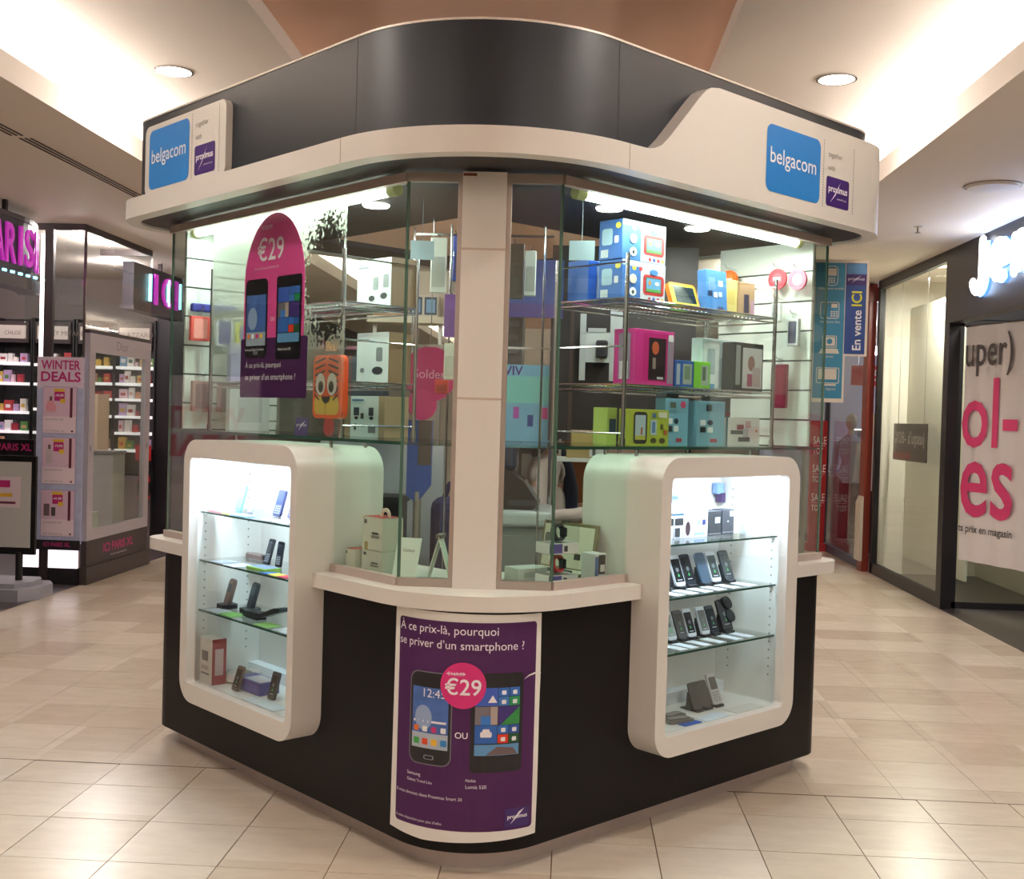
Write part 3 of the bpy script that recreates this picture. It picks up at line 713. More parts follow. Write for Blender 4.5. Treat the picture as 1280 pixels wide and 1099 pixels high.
# --- right rack, glass shelf
carton(FR(.905, .20, ZR), .06, .08, .155, (170, 196, 84), 'narrow green carton beside the lime phone carton', [('f', .2, .3, .9, .7, (40, 60, 90))])
carton(FR(.965, .13, ZR), .255, .06, .152, (176, 188, 44), 'lime yellow smartphone carton with a phone picture', [('f', .1, .05, .44, .93, (64, 56, 50), 'q'), ('f', .14, .16, .40, .84, (176, 192, 206)), ('f', .14, .16, .40, .28, (196, 184, 60)), ('f', .28, .3, .32, .5, (200, 90, 50)), ('f', .52, .3, .68, .72, (188, 208, 222)), ('f', .56, .36, .64, .66, (90, 130, 190)), ('f', .72, .78, .94, .94, (226, 222, 200)), ('f', .52, .06, .68, .22, (92, 84, 44), 'o'), ('f', .74, .06, .9, .22, (92, 84, 44), 'o'), ('f', .76, .46, .84, .6, (110, 120, 50)), ('f', .86, .3, .94, .44, (214, 96, 50)), ('f', .55, .78, .65, .9, (90, 130, 170))])
def icons(c0=(196, 62, 84)):
    return [('f', .1, .46, .3, .58, (232, 238, 240)), ('f', .36, .46, .56, .58, (30, 44, 70), 'o'), ('f', .1, .3, .3, .42, (30, 40, 50)), ('f', .36, .3, .56, .42, (232, 238, 240)), ('f', .46, .08, .72, .16, c0)]
carton(FR(1.222, .15, ZR), .155, .06, .205, (116, 178, 208), 'pale blue waisted phone carton with a pink sticker', icons()+[('f', .62, .8, .86, .95, (236, 80, 130), 'o'), ('f', .16, .8, .42, .92, (96, 110, 90))])
B1 = B(); t = thing('handset_base', 'dark grey curved telephone standing between pale blue cartons', 'telephone', FR(1.335, .24, ZR))
B1.prism([(0, 0), (.15, 0), (.145, .03), (.10, .1), (.085, .17), (.08, .235), (.0, .235), (-.005, .2), (.01, .1)], 0, .06, 'y').obj('body', mt((62, 66, 66), .35), t); art(t, rrect(.02, .04, .07, .2, .01), mt((104, 108, 106), .3), -.001, 'face')
carton(FR(1.43, .14, ZR), .20, .06, .20, (124, 180, 206), 'pale blue waisted phone carton beside the dark telephone', icons()+[('f', .3, .78, .5, .92, (60, 80, 90))])
carton(FR(1.638, .14, ZR), .266, .05, .13, (226, 222, 220), 'flat white carton with pictures of a notebook and tablet', [('f', 0, 0, .06, 1, (52, 110, 130)), ('f', .32, .58, .52, .76, (156, 38, 70)), ('f', .14, .42, .5, .56, (92, 90, 92)), ('f', .5, .3, .66, .64, (190, 192, 196)), ('f', .56, .66, .72, .9, (206, 160, 170)), ('f', .36, .16, .7, .32, (80, 80, 82)), ('f', .86, .5, .92, .6, (220, 120, 60), 'o')], name='notebook_box')
carton(FR(1.63, .22, ZR), .15, .05, .225, (96, 96, 98), 'grey wallet case box behind the notebook carton', [('f', 0, .62, 1, .68, (150, 40, 66))])

# --- slat walls closing the two ends of the showcase
SLW = mt((214, 220, 212), .5, name='slatwall_white')
def slatwall(M, W, H, label, zs):
    t = thing('slat_wall', label, 'panel', M)
    z0 = 0
    for z in list(zs)+[H]:
        B().box(0, W, 0, .018, z0+.004, z-.004).obj('slat', SLW, t); z0 = z
    B().box(0, W, .014, .024, 0, H).obj('backing', mt((92, 98, 92), .7), t)
    return t
slatwall(FL(.56, 2.12, ZR), .54, .985, 'white slat wall with hanging tags at the right end of the showcase', [.13+.142*k for k in range(6)])
slatwall(FR(.02, 2.20, ZR), .52, .985, 'white slat wall with hanging cases at the left end of the showcase', [.13+.142*k for k in range(6)])
def hang(M, label, col, shape, col2=None, name='hanging_pack', cat='accessory', group=None):
    """pack hanging from a prong; local origin on the slat wall at the prong"""
    t = thing(name, label, cat, M, group)
    B().tube([(0, 0, 0), (0, -.09, .005), (0, -.1, .018)], .002, 6).obj('prong', CHROME, t)
    if shape == 'round':
        B().ring([(x, z) for x, z in ell(0, 0, .05, .05, 20)], ell(0, 0, .03, .03, 20), -.006, .006).obj('ring_tag', mt(col, .4), t).matrix_local = T(0, -.06, -.055) @ RX(90)
        o = B().lathe([(.034, -.004), (.034, .004)], 20).obj('disc', mt(col2 or col, .4), t); o.matrix_local = T(0, -.06, -.055) @ RX(90)
        art(t, rect(-.02, -.062, .02, -.046), INK, -.068, 'tag_print')
    else:
        w_, h_ = shape
        B().box(-w_/2, w_/2, -.075, -.05, -.02-h_, -.02, .004, 2).obj('case', mt(col, .35), t)
        B().box(-.012, .012, -.066, -.062, -.03, .012).obj('hang_tab', PLASTIC, t)
        if col2: art(t, rrect(-w_*.36, -.02-h_*.9, w_*.36, -.02-h_*.1, .006), mt(col2, .4), -.0765, 'label_print')
    return t
def FS(v, z): return FL(v, 2.118, z)
hang(FS(.455, 2.415), 'orange round price tag hanging on the slat wall', (238, 110, 40), 'round', (240, 130, 60))
hang(FS(.445, 2.27), 'yellow round price tag hanging on the slat wall', (226, 214, 70), 'round', (232, 226, 120))
hang(FS(.172, 2.40), 'red round price tag hanging on the slat wall', (226, 60, 74), 'round', (236, 92, 100))
hang(FS(.06, 2.39), 'pink round price tag hanging on the slat wall', (232, 110, 130), 'round', (240, 150, 160))
hang(FS(.14, 1.955), 'burgundy folding case hanging low on the slat wall', (120, 26, 54), (.085, .21), (136, 34, 62))
hang(FS(.17, 2.25), 'white earphone pack hanging on the slat wall', (214, 214, 210), (.05, .09), (150, 160, 156))
hang(FS(.07, 2.17), 'pale blister pack with dark cable on the slat wall', (196, 200, 200), (.06, .13), (84, 84, 100))
def FS2(u, z): return FR(u, 2.198, z)
hang(FS2(.06, 2.115), 'red zipped pouch with blue strap on the slat wall', (206, 84, 76), (.10, .12), (226, 150, 140))
hang(FS2(.19, 2.115), 'clear waterproof pouch with blue clip on the slat wall', (196, 200, 206), (.09, .14), (60, 60, 140))
hang(FS2(.31, 2.10), 'yellow pouch with blue strap on the slat wall', (216, 214, 70), (.10, .11), (90, 90, 160))
hang(FS2(.08, 1.80), 'brown patterned phone sleeve on the slat wall', (150, 122, 112), (.11, .15), (120, 96, 92))
hang(FS2(.22, 1.80), 'mauve patterned phone sleeve on the slat wall', (162, 130, 128), (.11, .15), (134, 108, 112))
for u, w_, c, lab in ((.03, .13, (52, 56, 140), 'blue rolled strap above the red zipped pouch'), (.17, .10, (60, 62, 146), 'blue rolled strap above the clear pouch')):
    tag(B().box(0, w_, -.05, -.015, 0, .04, .008, 2).obj('strap', mt(c, .7), M=FS2(u, 2.12)), lab, 'strap')
carton(FR(.16, 2.0, ZL2), .20, .04, .19, (150, 142, 186), 'lilac carton with an orange picture by the price poster', [('f', .5, .08, .78, .7, (214, 170, 120)), ('f', 0, .86, 1, 1, (196, 196, 216))])
carton(FR(.16, 2.0, ZR), .22, .04, .205, (206, 208, 204), 'pale carton under the lilac carton on the glass shelf', [('f', .2, .2, .8, .8, (180, 186, 184))])

# --- price poster stuck on the inside of the left pane, over a peeling white film
def film_material():
    m = bpy.data.materials.new('peeling_film'); m.use_nodes = True; nt = m.node_tree; b = nt.nodes['Principled BSDF']
    tc = nt.nodes.new('ShaderNodeTexCoord'); nz = nt.nodes.new('ShaderNodeTexNoise'); nz.inputs['Scale'].default_value = 48; nz.inputs['Detail'].default_value = 8; nz.inputs['Roughness'].default_value = .7
    nt.links.new(tc.outputs['Object'], nz.inputs['Vector'])
    # peeled spots: strongest in an upright band near the right-hand edge of the film
    sx = nt.nodes.new('ShaderNodeSeparateXYZ'); nt.links.new(tc.outputs['Object'], sx.inputs[0])
    def band(sock, c, wd):
        a = nt.nodes.new('ShaderNodeMath'); a.operation = 'SUBTRACT'; a.inputs[1].default_value = c; nt.links.new(sock, a.inputs[0])
        d = nt.nodes.new('ShaderNodeMath'); d.operation = 'ABSOLUTE'; nt.links.new(a.outputs[0], d.inputs[0])
        e = nt.nodes.new('ShaderNodeMath'); e.operation = 'DIVIDE'; e.inputs[1].default_value = wd; nt.links.new(d.outputs[0], e.inputs[0])
        f = nt.nodes.new('ShaderNodeMath'); f.operation = 'SUBTRACT'; f.use_clamp = True; f.inputs[0].default_value = 1; nt.links.new(e.outputs[0], f.inputs[1])
        return f.outputs[0]
    bx = band(sx.outputs[0], .97, .34); bz = band(sx.outputs[2], .64, .46)
    pr = nt.nodes.new('ShaderNodeMath'); pr.operation = 'MULTIPLY'; nt.links.new(bx, pr.inputs[0]); nt.links.new(bz, pr.inputs[1])
    th = nt.nodes.new('ShaderNodeMath'); th.operation = 'MULTIPLY_ADD'; th.inputs[1].default_value = .62; th.inputs[2].default_value = .25; nt.links.new(pr.outputs[0], th.inputs[0])
    lt = nt.nodes.new('ShaderNodeMath'); lt.operation = 'GREATER_THAN'; nt.links.new(nz.outputs['Fac'], lt.inputs[0]); nt.links.new(th.outputs[0], lt.inputs[1])
    # lower part thinned to a milky veil
    rz = nt.nodes.new('ShaderNodeMapRange'); rz.inputs[1].default_value = .15; rz.inputs[2].default_value = .55; rz.inputs[3].default_value = .14; rz.inputs[4].default_value = .66
    nt.links.new(sx.outputs[2], rz.inputs[0])
    al = nt.nodes.new('ShaderNodeMath'); al.operation = 'MULTIPLY'; nt.links.new(lt.outputs[0], al.inputs[0]); nt.links.new(rz.outputs[0], al.inputs[1])
    tr = nt.nodes.new('ShaderNodeBsdfTransparent'); df_ = nt.nodes.new('ShaderNodeBsdfDiffuse'); tl = nt.nodes.new('ShaderNodeBsdfTranslucent')
    for q in (df_, tl): q.inputs[0].default_value = rgb((186, 192, 176))
    m1 = nt.nodes.new('ShaderNodeMixShader'); m1.inputs[0].default_value = .5; m2 = nt.nodes.new('ShaderNodeMixShader')
    nt.links.new(df_.outputs[0], m1.inputs[1]); nt.links.new(tl.outputs[0], m1.inputs[2])
    nt.links.new(al.outputs[0], m2.inputs[0]); nt.links.new(tr.outputs[0], m2.inputs[1]); nt.links.new(m1.outputs[0], m2.inputs[2])
    nt.nodes.remove(b); nt.links.new(m2.outputs[0], nt.nodes['Material Output'].inputs[0])
    return m
flm = B().face([(0, 0, 0), (1.10, 0, 0), (1.10, 0, .96), (0, 0, .96)]).obj('window_film', film_material(), M=FL(1.91, .0075, 1.545))
tag(flm, 'milky peeling film on the left showcase pane behind the price poster', 'film')
ps = thing('price_poster', 'pink dome and purple price poster stuck inside the left showcase pane', 'poster', FL(1.63, .0062, 1.70))
B().prism([(.02, .2), (.52, .2)]+[(.27+.25*math.cos(PI*k/24), .50+.305*math.sin(PI*k/24)) for k in range(25)], 0, .0006, 'y').obj('pink_dome', mt((222, 76, 150), .5, emit=0), ps)
B().prism(rrect(0, 0, .552, .262, .012), -.0006, 0, 'y').obj('purple_panel', PURPLE, ps)
text(ps, '€169,99', .165, .735, INK, w=.085, y=-.0014); text(ps, '€29', .13, .60, INK, w=.22, y=-.0014, bold=.01); text(ps, 'Si vous devenez client Smart 20', .11, .565, INK, w=.2, y=-.0014)
text(ps, 'À ce prix-là, pourquoi', .045, .125, INK, w=.30, y=-.0014); text(ps, 'se priver d’un smartphone ?', .045, .07, INK, w=.42, y=-.0014)
text(ps, 'Samsung Galaxy Trend Lite', .04, .205, INK, w=.16, y=-.0014); text(ps, 'Nokia Lumia 520', .32, .205, INK, w=.10, y=-.0014); text(ps, 'OU', .253, .335, INK, w=.035, y=-.0014)
art(ps, rrect(.035, .175, .225, .525, .03), PHB, -.0012, 'phone_picture'); art(ps, rect(.047, .23, .213, .455), SKY, -.0016, 'phone_screen'); art(ps, rect(.047, .23, .213, .29), mt((168, 180, 196), .5), -.002, 'phone_screen')
art(ps, ell(.10, .35, .04, .05), mt((150, 170, 205), .5), -.002, 'moon'); art(ps, rrect(.11, .19, .15, .208, .006), mt((120, 120, 124), .4), -.0016, 'home_button')
art(ps, rrect(.30, .165, .50, .525, .012), PHB, -.0012, 'phone_picture')
for i, (cx, cz, cw, chh, cc) in enumerate(tiles):
    q = .0435; art(ps, rect(.313+cx*q+.001, .215+cz*q*1.5+.001, .313+(cx+cw)*q-.001, .215+(cz+chh)*q*1.5-.001), mt(cc, .5), -.0016-.0003*(i == 7), 'app_tile')
for k, cc in enumerate(((230, 120, 40), (240, 240, 240), (210, 50, 120), (240, 190, 60))): art(ps, rrect(.06+.036*k, .262, .08+.036*k, .282, .004), mt(cc, .5), -.0026, 'icon')
# small purple tag card at the foot of the pane
cd = thing('tag_card', 'small purple logo card standing on the glass shelf', 'card', FL(1.19, .02, ZR) @ RX(-8))
B().box(0, .10, 0, .002, 0, .078).obj('card', NAVY, cd); text(cd, 'proximus', .012, .036, INK, w=.076, y=-.0012); art(cd, [(.03, .018), (.055, .045), (.078, .066), (.052, .052)], INK, -.0011, 'swoosh')
# tiger phone case in a clear blister
tg = thing('phone_case', 'orange tiger striped soft phone case with big eyes in a clear blister', 'phone case', FL(1.055, .024, 1.553))
OR_ = mt((232, 88, 34), .4, name='orange_silicone'); STR = mt((34, 26, 44), .5); YEL = mt((216, 184, 82), .5)
B().prism(rrect(0, .065, .205, .325, .03), 0, .034, 'y').obj('case', OR_, tg, True)
art(tg, rrect(.012, .08, .193, .155, .028), YEL, -.0008, 'muzzle')
for k in range(5):
    for s in (-1, 1):
        x0, x1 = .1+s*.012, .1+s*.085; z = .305-.026*k
        art(tg, [(x0, z+.012), (x1, z-.006), (x1, z-.016), (x0, z+.003)], STR, -.001-.0002*k, 'stripe')
for s in (-1, 1):
    for z in (.175, .155): art(tg, [(.1+s*.05, z-.01), (.1+s*.088, z+.012), (.1+s*.088, z+.004), (.1+s*.05, z-.018)], STR, -.0022, 'stripe')
    art(tg, ell(.1+s*.042, .205, .035, .046), mt((226, 222, 214), .4), -.0026, 'eye'); art(tg, ell(.1+s*.038, .195, .019, .024), mt((90, 70, 56), .4), -.0032, 'iris'); art(tg, ell(.1+s*.038, .192, .014, .018), BLACK, -.0036, 'pupil')
art(tg, [(.068, .155), (.132, .155), (.122, .136), (.1, .124), (.078, .136)], BLACK, -.0038, 'nose'); art(tg, rect(.099, .08, .101, .124), STR, -.004, 'mouth')
B().prism(rrect(-.015, .03, .225, .405, .02), .036, .038, 'y').obj('blister', PLASTIC, tg); B().ring(ell(.16, 0, .026, .026, 20), ell(.16, 0, .016, .016, 20), .0, .004).obj('hanger', CHROME, tg).matrix_local = T(0, .034, .365) @ RX(90)
B().prism(rrect(.08, -.008, .15, .07, .03), .004, .008, 'y').obj('red_tag', mt((170, 40, 46), .5), tg)
art(tg, rect(.03, .345, .12, .385), mt((170, 150, 110), .6), .0355, 'card_print')

# --- goods on the counter behind the lower glass
def wb(M, W, D, H, lab, prints, lid=(206, 60, 52), **k): return carton(M, W, D, H, (222, 224, 206), lab, prints+[('t', 0, 0, 1, 1, lid)], **k)
gold = ('f', .14, 0, .3, .25, (176, 146, 60)); sq = ('f', .1, .8, .24, .92, (56, 54, 84)); tx = [('f', .45, .38, .85, .46, (150, 150, 140)), ('f', .5, .5, .82, .56, (80, 80, 80))]
wb(FL(.835, .13, ZC), .108, .10, .108, 'white carton with a small black camera picture', [('f', .2, .08, .85, .5, (52, 50, 48), 'q'), ('f', .3, .5, .8, .64, (120, 92, 40)), sq])
wb(FL(.80, .03, ZC), .066, .09, .096, 'slim white carton between the stacked accessory cartons', [gold, sq])
wb(FL(.715, .05, ZC), .135, .10, .10, 'white accessory carton, lower of the pair by the chamfer', [gold, sq]+tx)
t = wb(FL(.715, .05, ZC+.101), .135, .10, .13, 'white accessory carton with hang loop, upper of the pair', [gold, sq]+tx)
B().ring(ell(.085, 0, .032, .032, 16), ell(.085, 0, .018, .018, 16), -.003, .003).obj('hang_loop', mt((222, 214, 196), .6), t).matrix_local = T(0, .05, .135) @ RX(90)
t = thing('folded_leaflet', 'folded white leaflet standing as a tent on the counter', 'leaflet', KF @ T(.165, .375, ZC) @ RZ(-50))
LE = mt((216, 226, 214), .6)
B().prism([(-.05, 0), (-.046, 0), (.004, .175), (0, .175)], 0, .085, 'y').obj('leaf', LE, t); B().prism([(.05, 0), (.046, 0), (-.004, .175), (0, .175)], 0, .085, 'y').obj('leaf', LE, t); B().box(-.012, .012, 0, .085, .168, .182).obj('fold_strip', mt((96, 96, 92), .5), t)
t = thing('leaflet', 'white leaning price leaflet with small print beside the tent', 'leaflet', KF @ T(.06, .53, ZC) @ RZ(-60))
lf = B().box(0, .10, 0, .003, .0012, .17).obj('leaf', LE, t); lf.matrix_local = RX(-20); text(lf, 'Galaxy', .03, .11, mt((90, 90, 90), .6), w=.05, y=-.001); B().box(.02, .08, .002, .08, 0, .002).obj('foot', LE, t)
for k in range(5):
    carton(KF @ T(.245+.004*(k % 2), .36-.003*k, ZC+.033*k) @ RZ(-45), .13, .14, .032, (206, 220, 208), 'flat white carton in the stack of five beside the corner post', [('f', .0, .9, 1, 1, (130, 150, 140))], group='stacked flat cartons by the corner post')
# right of the post: two acrylic camera boxes and an open presentation case
for k, (ring_c, lab) in enumerate((((200, 52, 56), 'clear display box with a red watch, lower of the two'), ((52, 54, 56), 'clear display box with a black watch, upper of the two'))):
    z = ZC+k*.122
    t = thing('watch_box', lab, 'display box', KF @ T(.452, .062, z) @ RZ(-12))
    B().box(0, .135, 0, .10, .042, .12).obj('cover', PLASTIC, t)
    B().box(0, .135, 0, .10, 0, .042, .002, 1).obj('tray', mt((216, 216, 212), .45), t); art(t, rect(.0, .004, .058, .04), mt((98, 86, 150), .5), -.0008, 'label_print'); art(t, rect(.066, .01, .082, .032), mt((64, 64, 60), .5), -.0008, 'label_print')
    o = B().ring(ell(0, 0, .036, .034, 24), ell(0, 0, .027, .026, 24), -.011, .011).obj('watch_strap', mt(ring_c, .45), t, True); o.matrix_local = T(.07, .05, .079) @ RZ(20) @ RX(78)
    B().box(.085, .10, .03, .066, .062, .098, .003, 1).obj('watch_face', mt((44, 44, 48), .25), t)
carton(KF @ T(.672, .03, ZC) @ RZ(-4), .062, .08, .115, (226, 226, 224), 'small white carton with black panels by the watch boxes', [('f', .3, .3, .9, .95, (34, 34, 36)), ('f', .46, .38, .84, .62, (220, 220, 216)), ('f', 0, .1, .28, .9, (80, 110, 170))])
carton(KF @ T(.44, .22, ZC) @ RZ(-10), .14, .10, .05, (200, 206, 200), 'flat grey carton behind the watch boxes', [('f', .2, .3, .8, .7, (170, 180, 176))])
t = thing('presentation_case', 'open olive presentation case with white lid and a handset', 'case', FL(.428, .608, ZC))
OLV = mt((120, 112, 78), .5)
B().box(0, .31, 0, .16, 0, .022, .003, 1).obj('tray', OLV, t); B().box(.012, .298, .012, .148, .0222, .0235).obj('tray_lining', mt((214, 214, 196), .6), t)
lid = B().box(0, .31, 0, .016, 0, .20, .003, 1).obj('lid', OLV, t); lid.matrix_local = T(0, .145, .015) @ RX(-8)
B().box(.014, .296, -.0018, 0, .014, .186).obj('lid_lining', mt((220, 218, 196), .6), lid); B().box(.20, .235, -.003, -.001, .05, .075).obj('emblem', mt((60, 60, 56), .5), lid); B().prism(rrect(.03, .09, .065, .15, .012), -.012, -.002, 'y').obj('strap_clip', mt((86, 90, 84), .5), lid)
B().prism([(.12, .05), (.2, .07), (.28, .06), (.28, .045), (.2, .05), (.12, .032)], .0235, .036).obj('handset', mt((40, 42, 40), .4), t)
# far ends of the counter, beyond the cabinets
carton(FR(1.93, .10, ZC), .17, .12, .30, (116, 44, 40), 'dark red carton with green ribbon at the end of the right counter', [('f', .1, .5, .95, .8, (164, 178, 84), 'q'), ('f', .08, .05, .45, .26, (196, 180, 170)), ('f', .55, .05, .95, .26, (206, 190, 180)), ('f', .1, .32, .9, .42, (140, 110, 60))])
t = thing('gift_bag', 'pale grey shopping bag at the end of the left counter', 'bag', FL(2.26, .10, ZC))
B().prism([(0, 0), (.20, 0), (.19, .24), (.01, .24)], 0, .11, 'y').obj('bag', mt((206, 196, 186), .7), t)
for y in (.03, .08): B().tube([(.06, y, .23), (.07, y, .29), (.1, y, .315), (.13, y, .29), (.14, y, .23)], .004, 6).obj('handle', mt((150, 80, 60), .6), t)

# ================================================================== phones in the two cabinets
def phone(M, label, body, scr, w_=.066, h_=.132, lean=22, keys=False, stand=True, group=None, back=False, twist=0):
    t = thing('phone', label, 'phone', M @ RZ(twist), group)
    R_ = T(0, 0, .012 if stand else .0105*math.sin(math.radians(lean))) @ RX(-lean)
    b = B().prism(rrect(-w_/2, 0, w_/2, h_, min(w_*.2, .012), 4), 0, .010, 'y').obj('handset', mt(body, .3), t, True); b.matrix_local = R_
    if not back:
        if keys:
            art(b, rect(-w_*.38, h_*.48, w_*.38, h_*.88), mt(scr, .2), -.0006, 'screen')
            for r in range(4):
                for c in range(3): art(b, rect(-w_*.36+c*w_*.26, h_*(.10+.085*r), -w_*.36+c*w_*.26+w_*.2, h_*(.155+.085*r)), mt((150, 152, 160), .4), -.0006, 'key')
        else:
            art(b, rect(-w_*.44, h_*.13, w_*.44, h_*.87), mt(scr, .12), -.0006, 'screen')
            art(b, ell(0, h_*.52, w_*.16, w_*.16, 12), mt((96, 100, 104), .3), -.001, 'clock_print'); art(b, [(-w_*.1, h_*.3), (w_*.1, h_*.3), (0, h_*.42)], mt((60, 170, 90), .3), -.001, 'android_print')
            art(b, rect(-w_*.25, h_*.18, w_*.25, h_*.205), mt((190, 190, 196), .4), -.001, 'print')
    if stand:
        st = B().prism([(0, 0), (.06, 0), (.062, .004), (.03, .012), (.026, .075), (.02, .075), (.0, .012)], -.018, .018, 'x').obj('stand', mt((60, 60, 62), .35), t); st.matrix_local = T(0, .03, 0)
        B().box(-w_*.42, w_*.42, -.012, .03, 0, .012, .002, 1).obj('rest', mt((44, 44, 48), .35), t)
    return t
def cardp(M, label, w_=.05, d_=.11, col=(228, 232, 238), group=None):
    o = B().box(-w_/2, w_/2, -d_, 0, 0, .0025).obj('price_card', mt(col, .6), M=M)
    return tag(o, label, 'price card', group)
ZA, ZB, ZD, ZE = 1.1545, .9385, .7135, OZ[0]-.0035
dk, wh = (36, 40, 50), (210, 212, 216); sc = (26, 28, 34); gsc = (58, 62, 60)
# right cabinet, second shelf
y_ = .03
for i, (u, bc, s_, lab) in enumerate(((1.12, dk, gsc, 'dark phone at the edge of the upper phone shelf'), (1.215, wh, sc, 'white phone on the upper phone shelf beside the dark edge phone'), (1.285, dk, sc, 'dark blue phone between white phone and slate flip phone'), (1.39, (70, 86, 104), (70, 86, 104), 'slate blue phone with closed flip cover'), (1.465, wh, gsc, 'white phone with dark screen right of the slate phone'), (1.56, (60, 64, 72), gsc, 'dark grey phone at the far end of the upper phone shelf'))):
    phone(FR(u, y_, ZB), lab, bc, s_, .064, .135, back=(i == 3))
for i, u in enumerate((1.06, 1.15, 1.245, 1.34, 1.44, 1.56)): cardp(FR(u, y_-.02, ZB), 'white price card on the upper phone shelf', .055, .105, group='price cards on the upper phone shelf')
for i, (u, bc, s_, lab) in enumerate(((1.17, wh, (150, 156, 150), 'white phone with grey screen on the lower phone shelf'), (1.24, (92, 88, 88), (84, 80, 78), 'taupe phone on the lower phone shelf'), (1.305, wh, sc, 'white phone with black screen on the lower phone shelf'), (1.40, wh, (112, 112, 108), 'white phone with wide grey screen on the lower phone shelf'), (1.465, dk, sc, 'slim black phone beside the double lens phone'))):
    phone(FR(u, y_, ZD), lab, bc, s_, .056, .122)
for i, u in enumerate((1.09, 1.16, 1.25, 1.35, 1.47, 1.56)): cardp(FR(u, y_-.02, ZD), 'white price card on the lower phone shelf', .05, .105, group='price cards on the lower phone shelf')
t = phone(FR(1.56, y_, ZD), 'bulky black phone with round camera lenses on the lower shelf', (34, 34, 38), (48, 44, 46), .07, .14)
for z in (.10, .045): o = B().lathe([(.026, -.012), (.03, 0), (.03, .02)], 20).obj('lens', BLACK, t, True); o.matrix_local = T(.035, .02+z*.35, z+.018) @ RX(60)
# right cabinet, floor
for u, lab, bc in ((1.325, 'grey sleeve phone holder, first of three on the cabinet floor', (84, 80, 76)), (1.385, 'grey sleeve phone holder, second of three on the cabinet floor', (88, 84, 80))): phone(FR(u, .0, ZE), lab, bc, (80, 76, 72), .06, .115, back=True)
phone(FR(1.46, .0, ZE), 'silver keypad phone in a grey sleeve on the cabinet floor', (190, 188, 184), (110, 106, 100), .062, .135, keys=True)
def flat(M, label, pts, h, c, cat='phone', name='slider_phone'): 
    t = thing(name, label, cat, M); B().prism(pts, 0, h).obj('shell', mt(c, .3), t); B().prism([(x*.8+.01, y*.8+.008) for x, y in pts], h, h+.006).obj('keypad', mt((120, 116, 112), .3), t); return t
flat(FR(1.10, -.02, ZE), 'flat dark phone lying on the cabinet floor beside the sleeves', [(q[0], q[1]) for q in rrect(0, 0, .12, .05, .018)], .012, (92, 90, 88))
flat(FR(1.05, -.06, ZE) @ RZ(-15), 'grey slider phone lying on a blue card', rrect(0, 0, .13, .045, .012), .014, (120, 116, 108))
cardp(FR(1.14, -.075, ZE), 'blue card lying on the right cabinet floor', .11, .04, (44, 84, 170))
cardp(FR(1.30, -.05, ZE), 'white leaflet lying on the right cabinet floor', .16, .07, (214, 220, 228)); cardp(FR(1.53, -.05, ZE), 'pale grey leaflet at the end of the right cabinet floor', .2, .07, (212, 206, 198))
# right cabinet, top shelf
bp = [('f', 0, .62, 1, .95, (56, 54, 56)), ('f', 0, .08, .62, .5, (60, 58, 60))]
carton(FR(1.09, .02, ZA), .045, .05, .09, (212, 212, 218), 'narrow white accessory carton with dark print beside the cabinet edge', bp)
carton(FR(1.145, .02, ZA), .055, .05, .09, (212, 212, 218), 'narrow white accessory carton with dark print beside the oval one', bp)
carton(FR(1.205, .02, ZA), .055, .05, .088, (216, 214, 222), 'white accessory carton with a brown oval picture', [('f', .2, .1, .8, .8, (72, 46, 52), 'o')])
carton(FR(1.265, .02, ZA), .105, .05, .115, (232, 238, 248), 'white phone carton with a row of small icons', [('f', .3, .45, .5, .65, (150, 190, 220)), ('f', .62, .45, .84, .65, (60, 70, 130)), ('f', .1, .08, .8, .18, (150, 180, 230))])
carton(FR(1.375, .02, ZA), .09, .06, .108, (58, 58, 64), 'dark grey phone carton with a white sticker in its middle', [('f', .5, .5, .9, .74, (220, 224, 228)), ('f', 0, .06, 1, .1, (140, 140, 144)), ('l', .2, .2, .8, .8, (74, 74, 80))])
carton(FR(1.48, .025, ZA), .085, .06, .11, (70, 72, 80), 'dark grey phone carton with a sticker at its top corner', [('f', .62, .72, .94, .94, (190, 196, 206)), ('f', .4, .5, .55, .56, (210, 214, 222)), ('f', 0, .08, 1, .12, (140, 140, 144))])
carton(FR(1.57, .03, ZA), .048, .05, .095, (216, 206, 186), 'small beige carton beside the dark grey cartons', [('f', .2, .3, .8, .7, (226, 218, 200))])
t = thing('clear_tube', 'clear plastic pack at the far end of the top shelf', 'package', FR(1.635, .04, ZA)); B().box(0, .04, 0, .04, 0, .10).obj('shell', PLASTIC, t); B().box(0, .04, 0, .04, 0, .006).obj('base', mt((190, 206, 226), .3), t)
t = thing('blister_card', 'pale blue blister card leaning at the back of the top shelf', 'package', FR(1.225, .12, ZA) @ RX(-6)); B().prism(rrect(0, 0, .13, .19, .012), 0, .003, 'y').obj('card', mt((128, 158, 200), .4), t); B().box(.012, .118, -.012, 0, .09, .14, .004, 1).obj('blister', mt((214, 228, 244), .25), t); art(t, rect(.02, .155, .08, .168), mt((70, 90, 150), .5), -.001, 'lettering')
t = thing('headset', 'tiny dark earpiece clipped up at the back of the right cabinet', 'headset', FR(1.66, .165, 1.30)); B().box(-.03, .02, 0, .035, .02, .07, .004, 1).obj('clip', mt((120, 150, 206), .3), t); B().box(-.01, .026, -.004, .03, -.02, .025, .004, 1).obj('earpiece', mt((60, 40, 80), .3), t)
t = thing('cable_tag', 'dark cable plug hanging at the near back of the right cabinet', 'cable', FR(1.155, .15, 1.28)); B().tube([(-.03, 0, .06), (0, 0, .05), (.03, 0, .02), (.04, 0, 0)], .004, 8).obj('cable', mt((110, 120, 150), .4), t); B().box(.028, .05, -.006, .006, -.02, .014, .003, 1).obj('plug', mt((84, 90, 110), .4), t)
